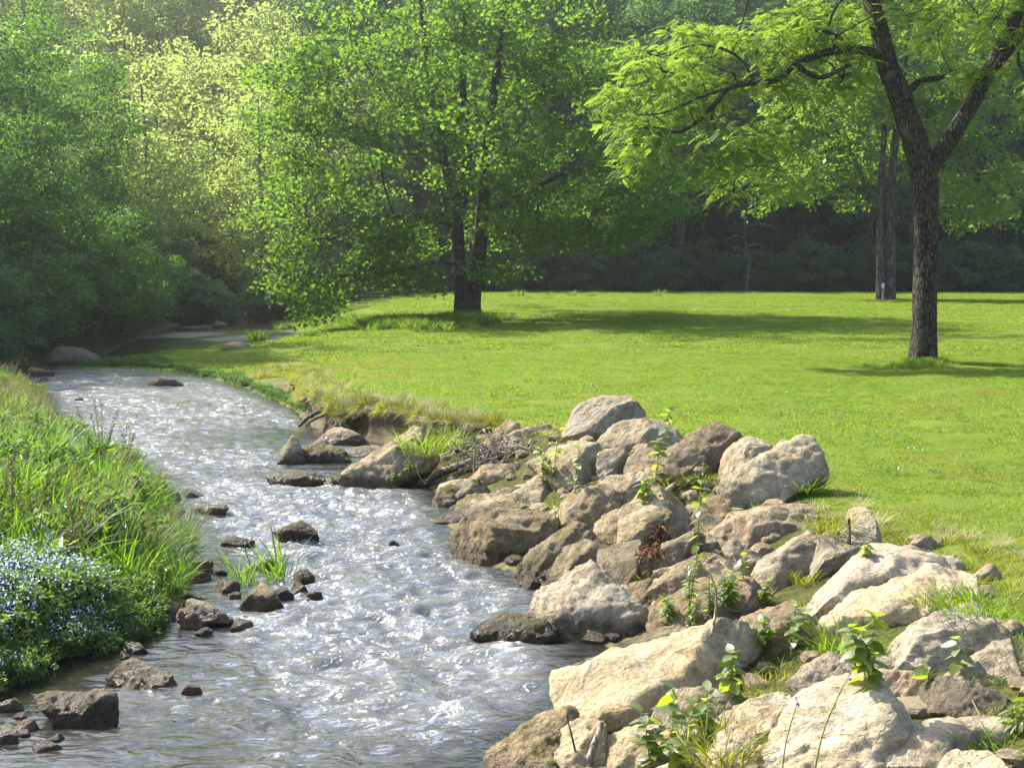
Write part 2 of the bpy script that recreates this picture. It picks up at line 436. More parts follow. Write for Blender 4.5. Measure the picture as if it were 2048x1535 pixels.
# shore line: (pixel at water level | world xy, bank width, land height)
SHORE = [(('w', -0.6, -6), 3.2, 0), (('w', -0.4, 3), 3.2, 0), ((985, 1535), 3.1, 0), ((1110, 1430), 2.8, 0), ((1190, 1320), 2.5, 0), ((1205, 1292), 2.5, 0),
 ((1130, 1275), 2.6, 0), ((1085, 1245), 2.7, 0), ((1060, 1180), 2.8, 0), ((1000, 1135), 2.9, 0), ((925, 1112), 2.9, 0),
 ((905, 1070), 3.0, 0), ((885, 1030), 3.0, 0), ((880, 1000), 2.8, 0), ((860, 975), 1.6, -.06), ((835, 950), 1.0, -.12), ((815, 915), 0.7, -.18),
 ((790, 890), 0.55, -.15), ((740, 872), 0.4, -.15), ((700, 862), 0.35, -.15), ((650, 848), 0.4, -.15), ((610, 832), 0.9, -.15), ((560, 806), 2.0, -.16),
 ((500, 782), 3.5, -.22), ((450, 766), 4.5, -.38), ((400, 755), 5.5, -.47), ((340, 741), 6.0, -.54), ((250, 735), 5.0, -.58), ((150, 737), 4.0, -.6), ((138, 733), 4, -.6),
 ((200, 723), 4.0, -.58), ((280, 713), 5, -.56), ((380, 704), 6, -.5), ((450, 698), 6, -.42), ((505, 690), 6, -.35), ((560, 679), 6, -.25), ((605, 670), 6, -.15), ((600, 663), 6, 0),
 ((560, 650), 6, 0.1), ((540, 640), 6, 0.1), ((490, 630), 5, 0.1), ((445, 622), 5, 0.1), ((425, 612), 5, 0.1), (('w', -26, 160), 5, 0.1),
 (('w', -30, 160), 5, 0.1), ((372, 612), 3, 0.5), ((378, 626), 3, 0.5), ((360, 648), 2.5, 0.5), ((300, 668), 2.0, 0.4), ((238, 694), 2.0, 0.3), ((200, 716), 2.0, 0.1),
 ((120, 730), 2, -.1), ((40, 738), 2.5, -.2), ((0, 750), 2.5, -.3), ((30, 766), 2.2, -.32), ((88, 790), 2, -.35), ((100, 830), 1.8, -.36), ((140, 870), 1.6, -.38),
 ((220, 915), 1.5, -.4), ((315, 960), 1.4, -.42), ((345, 1000), 1.3, -.42), ((380, 1060), 1.3, -.44), ((400, 1100), 1.4, -.46), ((425, 1140), 1.5, -.48), ((420, 1190), 1.4, -.46), ((335, 1245), 1.2, -.44),
 ((300, 1282), 1.1, -.44), ((150, 1318), 1.0, -.44), ((60, 1365), 1.0, -.44), ((0, 1392), 1.0, -.42), ((-300, 1470), 1.2, -.40), ((-900, 1600), 1.5, -.4), (('w', -9, -6), 2, -.4)]
SH = np.array([(s[0][1], s[0][2]) if s[0][0] == 'w' else wpt(*s[0]) for s in SHORE])
SHW = np.array([s[1] for s in SHORE]); SHL = np.array([s[2] for s in SHORE], float)

def shore_info(x, y):
    x = np.asarray(x, float); y = np.asarray(y, float)
    n = len(SH)
    best = np.full(x.shape, 1e9); inside = np.zeros(x.shape, bool)
    sw = np.zeros(x.shape); w_ = np.zeros(x.shape); l_ = np.zeros(x.shape)
    for i in range(n):
        a, b = SH[i], SH[(i + 1) % n]
        e = b - a; L2 = e @ e
        t = np.clip(((x - a[0]) * e[0] + (y - a[1]) * e[1]) / L2, 0, 1)
        d2 = (x - a[0] - t * e[0]) ** 2 + (y - a[1] - t * e[1]) ** 2
        best = np.minimum(best, d2)
        k = math.sqrt(L2) / (d2 + 0.02) ** 2
        sw += k
        w_ += k * (SHW[i] + (SHW[(i + 1) % n] - SHW[i]) * t)
        l_ += k * (SHL[i] + (SHL[(i + 1) % n] - SHL[i]) * t)
        c = (a[1] > y) != (b[1] > y)
        if a[1] != b[1]:
            xi = (b[0] - a[0]) * (y - a[1]) / (b[1] - a[1]) + a[0]
            inside ^= c & (x < xi)
    return np.sqrt(best), inside, w_ / sw, l_ / sw

# the eroded scarp that overhangs a low shelf
SCP = []
for px_, py_ in ((596, 722), (612, 745), (625, 772), (650, 800), (700, 812), (760, 818), (860, 838), (960, 850), (1015, 848)):
    d_ = ray(px_, py_); t_ = (-.24 - CAM[2]) / d_[2]; SCP.append((CAM + d_ * t_)[:2])
SCP = np.array(SCP)
def scarp(x, y):
    best = np.full(x.shape, 1e9); sg = np.zeros(x.shape); par = np.zeros(x.shape)
    n = len(SCP) - 1
    for i in range(n):
        a, e = SCP[i], SCP[i + 1] - SCP[i]
        t = np.clip(((x - a[0]) * e[0] + (y - a[1]) * e[1]) / (e @ e), 0, 1)
        dx, dy = x - a[0] - t * e[0], y - a[1] - t * e[1]
        d2 = dx * dx + dy * dy
        m = d2 < best
        best = np.where(m, d2, best); sg = np.where(m, np.where(e[0] * dy - e[1] * dx > 0, 1.0, -1.0), sg); par = np.where(m, i + t, par)
    d = np.sqrt(best) * sg
    w = sstep(0.0, 0.8, par) * (1 - sstep(n - 0.9, n, par)) * (np.abs(d) < 1.6) * (1 - sstep(.9, 1.6, np.abs(d)))
    return d, w

def H(x, y, full=False):
    x = np.asarray(x, float); y = np.asarray(y, float)
    d, ins, w, l = shore_info(x, y)
    P = np.stack([x, y, 0 * x], -1)
    shp = P.shape[:-1]; P = P.reshape(-1, 3)
    nz = fbm(P * 0.35, 3, 5).reshape(shp); nf = fbm(P * 1.7, 3, 9).reshape(shp)
    d = d + 0.10 * nf * np.minimum(1, w) * (y < 45)
    land = l + 0.60 * sstep(25, 75, y) * sstep(-13, -2.5, x) + 0.05 * nz * sstep(10, 30, y)
    # mound beside the maple, low dip in front of it
    land = land + 0.22 * np.exp(-((x - 6) / 9.0) ** 2 - ((y - 66) / 7.0) ** 2)
    # the near left bank climbs away from the water
    land = land + np.where((x < -0.3 * y) & (y < 40), 0.10 * np.clip(d - 1, 0, 6), 0)
    # hillside behind
    edge = 101 + 0.03 * (x - 20) + 2 * nz
    hill = np.clip(y - edge, 0, None)
    land = land + np.minimum(0.42 * np.clip(hill - 3, 0, None), 45)
    lh = np.clip(-x - 17 - 0.10 * y, 0, None) * sstep(30, 45, y)
    land = land + np.minimum(0.45 * lh, 40)
    u = np.clip(d / w, 0, 1)
    steep = np.clip((0.9 - w) / 0.5, 0, 1)
    s = (u * u * (3 - 2 * u)) * 0.6 + 0.4 * np.sqrt(u) * u ** 0.15
    s = s * (1 - steep) + steep * np.clip(u * 1.5, 0, 1) ** 0.6
    z = ZW - 0.02 + (land - ZW) * s + 0.025 * nf * u
    z = np.where(ins, ZW - 0.02 - np.minimum(0.32, 0.30 * d) + 0.03 * nf, z)
    s_, wt = scarp(x, y)
    shelf = ZW + 0.05 + 0.05 * nf
    z = np.where(ins, z, z * (1 - wt) + wt * np.minimum(z, shelf + (np.maximum(z, shelf) - shelf) * sstep(-.16, .02, s_ + .12 * nf)))
    if full:
        return z, d, ins, w, u, hill, lh
    return z

def hit(px, py, zmin=ZW):
    r = ray(px, py)
    t = 3.0 * (1.006 ** np.arange(700))
    t = t[t < 190]
    P = CAM + r * t[:, None]
    h = np.maximum(H(P[:, 0], P[:, 1]), zmin)
    g = P[:, 2] - h
    k = int(np.argmax(g <= 0)) if (g <= 0).any() else len(t) - 1
    if k == 0: return P[0]
    a = g[k - 1] / (g[k - 1] - g[k] + 1e-9)
    return P[k - 1] + (P[k] - P[k - 1]) * a

def axis(parts):
    out = [parts[0][0]]
    for a, b, s0, s1 in parts:
        x = a
        while x < b - 1e-6:
            f = (x - a) / (b - a)
            x = min(b, x + s0 + (s1 - s0) * f)
            out.append(x)
    return np.array(out)

def gridmesh(name, xs, ys, Z, attrs, keep=None):
    X, Y = np.meshgrid(xs, ys)
    nx, ny = len(xs), len(ys)
    V = np.stack([X, Y, Z], -1).reshape(-1, 3)
    i = np.arange(ny - 1)[:, None] * nx + np.arange(nx - 1)[None]
    F = np.stack([i, i + 1, i + nx + 1, i + nx], -1).reshape(-1, 4)
    if keep is not None:
        k = keep.reshape(-1)[F].any(1); F = F[k]
        u, inv = np.unique(F, return_inverse=True)
        V = V[u]; F = inv.reshape(-1, 4); attrs = {a: b.reshape(-1)[u] for a, b in attrs.items()}
    return np_mesh(name, V, [F], True, {a: b.reshape(-1) for a, b in attrs.items()})

gx = axis([(-320, -40, 40, 3), (-40, -22, 2.5, 0.6), (-22, -9, 0.45, 0.2), (-9, 5, 0.11, 0.11), (5, 16, 0.12, 0.8), (16, 60, 0.9, 4), (60, 320, 6, 40)])
gy = axis([(-40, 4, 8, 0.3), (4, 28, 0.11, 0.13), (28, 55, 0.15, 0.6), (55, 120, 0.7, 2.5), (120, 340, 4, 25)])
GX, GY = np.meshgrid(gx, gy)
GZ, GD, GI, GW, GU, GH, GL = H(GX, GY, True)
slope = np.hypot(np.gradient(GZ, gy, axis=0), np.gradient(GZ, gx, axis=1))
soil = np.maximum(sstep(0.55, 1.2, slope), (~GI) * 0 + GI * 1.0)
soil = np.maximum(soil, 1 - sstep(0.05, 0.35, GD))
riprap = (GX > -2.5) & (GY < 18.9) & (GW > .8) & (GU < 0.86)
soil = np.maximum(soil, riprap * 1.0)
S_, WT = scarp(GX, GY)
soil = np.maximum(soil, ((WT > .25) & (S_ < .0) & (S_ > -1.3)) * 1.0)
LEFT = (GX < np.interp(GY, [0, 8, 16, 27, 37, 45, 63, 83, 125], [-3, -1.8, -2.4, -6.3, -12.3, -13, -13.3, -17.5, -28])) & ~GI
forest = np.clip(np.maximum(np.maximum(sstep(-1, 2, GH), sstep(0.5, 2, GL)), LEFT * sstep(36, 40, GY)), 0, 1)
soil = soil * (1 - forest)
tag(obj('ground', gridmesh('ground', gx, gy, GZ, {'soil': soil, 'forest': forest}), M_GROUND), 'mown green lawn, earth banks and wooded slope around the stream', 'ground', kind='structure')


# ------------------------------------------------------------------ the eroded earth face below the lawn's lip
M_EARTH = plain_mat('bare_earth', (0.035, 0.022, 0.013), (0.11, 0.075, 0.045), 7.0, 0.95)
ls = np.linspace(0.55, len(SCP) - 1.55, 150)
ei = ls.astype(int); ef = (ls - ei)[:, None]
EP = SCP[ei] * (1 - ef) + SCP[ei + 1] * ef
ET = np.gradient(EP, axis=0); ET /= np.linalg.norm(ET, axis=1)[:, None]
EO = np.stack([ET[:, 1], -ET[:, 0]], -1)                    # towards the stream
EN = fbm(np.stack([ls * 2.2, 0 * ls, 0 * ls], -1), 3, 71)
etop = H(EP[:, 0] - EO[:, 0] * .35, EP[:, 1] - EO[:, 1] * .35)
rows = []
for off, f in ((-.45, 1.0), (.02, 1.0), (.20, .98), (.25, .90), (.20, .74), (.12, .52), (.09, .30), (.16, .12), (.26, -.12)):
    nn = fbm(np.stack([ls * 5, np.full(150, f * 3.0), 0 * ls], -1), 3, 73)
    o_ = off + (.10 * EN if off > 0 else 0) + (.07 * nn if 0 < f < .97 else 0)
    xy = EP + EO * np.broadcast_to(o_, (150,))[:, None]
    z_ = (ZW + .02) + (etop - ZW - .02) * f - (.012 if off < 0 else 0) + (.02 * nn if off > 0 else 0)
    rows.append(np.concatenate([xy, z_[:, None]], 1))
EV = np.stack(rows)
i_ = np.arange(len(rows) - 1)[:, None] * 150 + np.arange(149)[None]
tag(obj('eroded_bank', np_mesh('eroded_bank', EV.reshape(-1, 3), [np.stack([i_, i_ + 1, i_ + 151, i_ + 150], -1).reshape(-1, 4)], True), M_EARTH), 'undercut brown earth face under the lip of the lawn', 'bank', kind='structure')
# ------------------------------------------------------------------ rocks
PALE, WHITE, TAN, GREY, BROWN, DARK, RED = (1.0, 0.93, 0.80), (1.22, 1.15, 1.03), (0.92, 0.80, 0.62), (0.85, 0.83, 0.79), (0.64, 0.54, 0.42), (0.42, 0.38, 0.34), (0.85, 0.58, 0.48)
# polygon in photo pixels, tilt, thickness, tone, moss, label
ROCKS = [
 ([(1122,868),(1150,820),(1166,803),(1202,795),(1240,809),(1281,821),(1284,833),(1240,845),(1207,862),(1196,877),(1161,880),(1131,880)], 58, .6, GREY, .1, 'humped grey boulder at the far top of the rock bank, against the lawn'),
 ([(1008,877),(1052,850),(1102,844),(1131,839),(1130,868),(1096,885),(1078,894),(1014,897)], 45, .5, PALE, .2, 'long low slab sloping left from the humped grey boulder'),
 ([(964,888),(1014,841),(1037,853),(1026,874),(1008,886),(996,899),(967,899)], 55, .5, TAN, .4, 'small pointed rock standing just behind the brush pile'),
 ([(1076,915),(1122,888),(1196,874),(1204,903),(1198,944),(1172,970),(1114,966),(1102,940),(1067,930)], 40, .45, PALE, .2, 'broad pale slab below the humped grey boulder'),
 ([(1203,891),(1237,841),(1301,838),(1330,845),(1357,865),(1362,891),(1319,899),(1260,899),(1216,899)], 50, .55, PALE, .1, 'wide boulder behind the tall leafy green weed at the lawn edge'),
 ([(1199,906),(1248,896),(1258,900),(1256,928),(1231,950),(1202,960),(1196,943)], 55, .5, GREY, .2, 'squat grey rock left of the tall leafy green weed'),
 ([(1254,905),(1320,895),(1332,925),(1316,948),(1270,950),(1252,930)], 45, .5, BROWN, .1, 'brownish rock in the shade under the tall green weed'),
 ([(1316,921),(1342,900),(1424,865),(1464,857),(1490,857),(1497,875),(1470,915),(1446,940),(1384,955),(1350,962),(1328,950)], 58, .55, BROWN, .1, 'long brown boulder tilted up to the right at the lawn edge'),
 ([(1442,950),(1449,916),(1497,880),(1548,890),(1575,905),(1521,938),(1463,970)], 55, .5, PALE, .0, 'rounded pale boulder right of the long brown boulder'),
 ([(1425,1008),(1463,967),(1521,933),(1562,905),(1627,887),(1651,923),(1610,943),(1575,981),(1514,1010),(1453,1039)], 40, .5, PALE, .0, 'long slanting pale boulder whose tip meets the grass tuft on the lawn edge'),
 ([(1412,1080),(1487,1025),(1535,1005),(1617,1005),(1620,1039),(1632,1056),(1555,1075),(1531,1096),(1504,1106),(1480,1092),(1418,1086)], 34, .5, TAN, .0, 'flat topped tan slab below the slanting pale boulder'),
 ([(1105,1006),(1143,970),(1178,991),(1243,1011),(1202,1061),(1193,1069),(1166,1060),(1120,1054),(1108,1029)], 62, .6, TAN, .35, 'blocky olive boulder in the middle of the bank, upright'),
 ([(1187,975),(1272,950),(1319,956),(1332,967),(1316,988),(1260,1013),(1240,1008),(1196,990)], 36, .4, PALE, .1, 'flat pale rock between the blocky olive boulder and the long brown boulder'),
 ([(1276,948),(1316,932),(1334,962),(1307,975)], 50, .5, PALE, .1, 'small wedge of rock tucked below the left end of the long brown boulder'),
 ([(1193,1056),(1216,1032),(1307,988),(1322,997),(1268,1035),(1246,1084),(1207,1077)], 50, .45, TAN, .2, 'narrow tan rock leaning right beside the blocky olive boulder'),
 ([(1238,1092),(1251,1050),(1298,1008),(1371,985),(1388,1020),(1375,1055),(1362,1093),(1288,1128),(1272,1110)], 52, .55, TAN, .3, 'large rough boulder with dry red brown leaves on its front'),
 ([(908,958),(979,935),(1052,932),(1057,953),(1014,964),(973,970),(923,966)], 50, .5, TAN, .3, 'flat rock lying directly under the brush pile'),
 ([(873,1003),(897,979),(938,955),(975,967),(973,987),(926,1008),(905,1012)], 50, .5, TAN, .9, 'low mossy rock at the water below the driftwood log'),
 ([(886,1036),(909,1010),(973,970),(1049,979),(1030,1010),(1014,1025),(973,1031),(930,1040)], 38, .45, TAN, .7, 'sloping mossy slab running down into the stream'),
 ([(1000,1027),(1079,970),(1107,962),(1112,985),(1104,1013),(1055,1024)], 45, .5, PALE, .2, 'smooth sloping rock between the mossy slab and the blocky olive boulder'),
 ([(907,1064),(938,1038),(982,1023),(1084,1015),(1108,1021),(1113,1058),(1086,1091),(1040,1127),(982,1121),(926,1114),(912,1088)], 58, .6, BROWN, .45, 'big dark rounded boulder jutting into the rapids'),
 ([(1040,1149),(1046,1126),(1093,1082),(1140,1047),(1175,1064),(1236,1094),(1202,1106),(1140,1106),(1115,1130),(1092,1167),(1055,1172)], 55, .55, BROWN, .45, 'dark olive boulder with a rounded nose standing in the water'),
 ([(1106,1135),(1137,1105),(1202,1100),(1236,1096),(1206,1132),(1143,1162),(1092,1182),(1088,1168)], 52, .5, BROWN, .4, 'lower olive rock overlapping the round nosed dark boulder'),
 ([(1193,1134),(1243,1099),(1268,1099),(1283,1126),(1264,1157),(1245,1185),(1225,1174)], 60, .5, BROWN, .15, 'upright grey brown rock left of the dry red leaves'),
 ([(1258,1166),(1266,1146),(1319,1117),(1377,1088),(1410,1083),(1394,1110),(1331,1150),(1275,1172)], 42, .45, BROWN, .1, 'long narrow brown rock lying below the dry red leaves'),
 ([(1238,1188),(1266,1167),(1303,1160),(1294,1192),(1280,1209),(1258,1200)], 50, .5, BROWN, .4, 'small mossy rock wedged behind the pyramid shaped rock'),
 ([(1058,1229),(1097,1182),(1184,1133),(1193,1141),(1228,1176),(1281,1214),(1288,1228),(1284,1252),(1243,1276),(1208,1282),(1138,1276),(1108,1270),(1078,1246)], 55, .6, WHITE, .05, 'pale pyramid shaped rock with a sharp peak at the water edge'),
 ([(948,1266),(973,1252),(1014,1226),(1053,1232),(1091,1249),(1111,1272),(1067,1287),(1009,1284)], 52, .6, DARK, .5, 'dark wet rounded rock in the water before the pyramid shaped rock'),
 ([(1284,1200),(1302,1158),(1360,1120),(1448,1100),(1470,1114),(1420,1165),(1350,1200),(1300,1230),(1287,1220)], 38, .45, TAN, .05, 'tan slab sloping behind the leafy green weeds'),
 ([(1511,1165),(1538,1100),(1590,1068),(1624,1054),(1642,1070),(1610,1104),(1600,1138),(1589,1166),(1555,1186)], 46, .5, PALE, .0, 'pale ridged boulder below the flat topped tan slab'),
 ([(1592,1150),(1610,1117),(1706,1080),(1760,1090),(1778,1100),(1692,1140),(1624,1162),(1589,1178)], 36, .45, PALE, .0, 'grooved pale rock just above the big white slab'),
 ([(1446,1096),(1466,1080),(1494,1111),(1480,1117),(1453,1114)], 55, .6, GREY, .0, 'small grey stone in the notch below the flat topped tan slab'),
 ([(1425,1132),(1463,1112),(1528,1100),(1537,1118),(1513,1162),(1480,1162),(1437,1152)], 40, .45, TAN, .05, 'tan rock left of the pale ridged boulder'),
 ([(1545,1208),(1617,1159),(1692,1133),(1767,1112),(1842,1109),(1906,1141),(1866,1156),(1760,1182),(1708,1204),(1694,1230),(1658,1240),(1610,1230)], 26, .42, WHITE, .0, 'big white slab with a dark hollow under its near end'),
 ([(1620,1280),(1658,1247),(1706,1203),(1777,1174),(1904,1143),(1954,1169),(1920,1195),(1868,1222),(1790,1246),(1743,1263),(1658,1284)], 24, .4, (1.38,1.24,.98), .0, 'long yellowish slab lying along the big white slab'),
 ([(1753,1270),(1854,1227),(1904,1218),(1957,1216),(2021,1253),(2044,1302),(1950,1318),(1908,1334),(1884,1352),(1831,1360),(1772,1346),(1759,1306)], 30, .5, (1.12,1.12,1.08), .0, 'large grey boulder with wavy ribs at the right'),
 ([(1878,1360),(1925,1335),(1966,1302),(2001,1294),(2052,1318),(2070,1365),(2007,1368),(1948,1374),(1884,1368)], 40, .5, GREY, .0, 'grey boulder at the right edge below the ribbed boulder'),
 ([(1843,1362),(1884,1361),(1948,1370),(2021,1404),(2032,1426),(1931,1436),(1866,1420),(1858,1395)], 48, .5, DARK, .1, 'dark brown rock right of the peach and white stone'),
 ([(1750,1360),(1775,1346),(1822,1338),(1842,1353),(1865,1413),(1843,1422),(1820,1412),(1755,1392)], 52, .55, (1.4,1.15,.95), .0, 'peach and white stone perched on the big front block'),
 ([(1584,1380),(1614,1343),(1661,1299),(1684,1297),(1707,1337),(1722,1371),(1673,1392),(1610,1390)], 44, .5, GREY, .0, 'rounded grey rock behind the big front block, left of a tall weed'),
 ([(1526,1480),(1576,1410),(1673,1390),(1714,1378),(1746,1388),(1831,1405),(1931,1440),(1802,1480),(1745,1516),(1680,1570),(1529,1570)], 42, .55, WHITE, .0, 'big front block with a bright flat top and shaded green face'),
 ([(1479,1406),(1529,1378),(1579,1384),(1575,1413),(1555,1436),(1550,1465),(1520,1500),(1494,1458),(1483,1426)], 44, .5, WHITE, .0, 'blocky pale rock left of the big front block'),
 ([(1422,1510),(1448,1466),(1474,1444),(1499,1466),(1528,1503),(1522,1565),(1418,1565)], 55, .5, (1.3,1.15,.98), .0, 'peaked cream rock at the bottom edge'),
 ([(1680,1540),(1743,1502),(1890,1452),(1948,1435),(2015,1440),(2010,1465),(1995,1512),(1860,1525),(1858,1568),(1676,1568)], 30, .42, WHITE, .0, 'long white slab in the bottom right foreground'),
 ([(1856,1524),(1919,1504),(1966,1508),(2040,1535),(2040,1575),(1856,1575)], 40, .5, WHITE, .0, 'white rock cut off by the bottom edge at the far right'),
 ([(1538,1427),(1558,1393),(1579,1385),(1578,1410),(1555,1430)], 50, .5, RED, .0, 'small reddish brown stone lying on the blocky pale rock'),
 ([(1132,1452),(1146,1396),(1155,1357),(1214,1317),(1302,1288),(1390,1265),(1492,1221),(1523,1224),(1510,1249),(1450,1319),(1386,1398),(1315,1436),(1274,1468),(1228,1486),(1186,1484),(1155,1468)], 26, .32, (1.28,1.16,.9), .05, 'huge tilted yellow grey slab at the near water edge'),
 ([(977,1510),(1020,1475),(1073,1438),(1143,1412),(1146,1431),(1134,1468),(1116,1514),(1113,1566),(983,1566)], 42, .5, TAN, .6, 'mossy wedge of rock at the bottom edge beside the water'),
 ([(1109,1530),(1117,1495),(1138,1460),(1167,1443),(1192,1483),(1218,1491),(1190,1565),(1106,1565)], 50, .5, (1.2,1.1,.85), .1, 'yellowish rock under the near end of the huge tilted slab'),
 ([(1177,1565),(1220,1497),(1275,1466),(1331,1449),(1362,1466),(1308,1514),(1274,1565)], 38, .45, (1.25,1.15,.9), .0, 'cream slab behind the broad leaved weeds at the bottom edge'),
 ([(1311,1448),(1384,1399),(1431,1376),(1479,1382),(1488,1402),(1456,1452),(1384,1458),(1344,1470)], 34, .45, PALE, .0, 'pale slab along the right side of the huge tilted slab'),
 ([(1302,1544),(1346,1525),(1407,1505),(1424,1511),(1440,1562),(1296,1562)], 45, .5, WHITE, .0, 'small white rock at the bottom edge left of the peaked cream rock'),
 ([(1206,1318),(1220,1296),(1243,1278),(1316,1247),(1390,1232),(1403,1240),(1330,1275),(1250,1310)], 42, .45, TAN, .3, 'thin tan rock peeping over the top of the huge tilted slab'),
 ([(1936,1148),(1966,1131),(2007,1150),(1990,1159),(1948,1160)], 50, .5, GREY, .0, 'small grey stone sunk in dry grass on the lawn'),
 ([(1692,1034),(1705,1020),(1733,1016),(1750,1024),(1744,1046),(1704,1050)], 34, .4, (1.2,1.0,.75), .0, 'sandy crumbling stone at the edge of the lawn'),
 ([(1543,894),(1572,882),(1597,890),(1580,899),(1552,902)], 55, .5, PALE, .0, 'small pale stone peeking over the rounded pale boulder'),
 ([(1872,1118),(1890,1112),(1915,1126),(1930,1141),(1897,1148)], 40, .5, WHITE, .0, 'small white stone at the right end of the big white slab'),
 ([(1756,1102),(1815,1092),(1875,1095),(1850,1106),(1800,1111)], 35, .4, WHITE, .0, 'thin white stone half buried in the lawn edge'),
 ([(1296,1225),(1390,1180),(1470,1160),(1530,1190),(1500,1228),(1400,1262),(1310,1262)], 34, .45, BROWN, .1, 'brown rock almost hidden under the leafy green weeds'),
 ([(1500,1240),(1570,1215),(1640,1240),(1620,1290),(1540,1320),(1480,1300)], 34, .45, BROWN, .2, 'dull rock under the grassy gap right of the huge tilted slab'),
 ([(1700,1255),(1760,1255),(1770,1300),(1740,1340),(1690,1330)], 44, .45, GREY, .1, 'grey rock behind the tall yellow green weed'),
 ([(1340,1160),(1400,1110),(1440,1130),(1430,1165),(1370,1190)], 44, .45, TAN, .1, 'tan rock between the narrow brown rock and the leafy weeds'),
 ([(1385,1030),(1430,1000),(1470,1040),(1440,1078),(1395,1080)], 44, .5, BROWN, .1, 'shaded rock between the rough boulder and the flat topped tan slab'),
 ([(838,956),(873,912),(910,900),(940,922),(905,940),(876,950)], 50, .5, TAN, .2, 'tan rock left of the brush pile behind the driftwood log'),
 ([(688,955),(719,922),(828,856),(839,864),(846,905),(869,917),(828,935),(797,950),(774,977),(739,977)], 62, .55, (.85,.78,.62), .25, 'big leaning rock with a dark wet foot standing in the stream'),
 ([(830,907),(852,905),(876,917),(868,932),(838,934)], 55, .5, BROWN, .1, 'small brown rock behind the big leaning rock'),
 ([(902,894),(924,874),(943,888),(926,900)], 55, .5, BROWN, .2, 'small rock at the foot of the eroded bank behind the brush pile'),
]
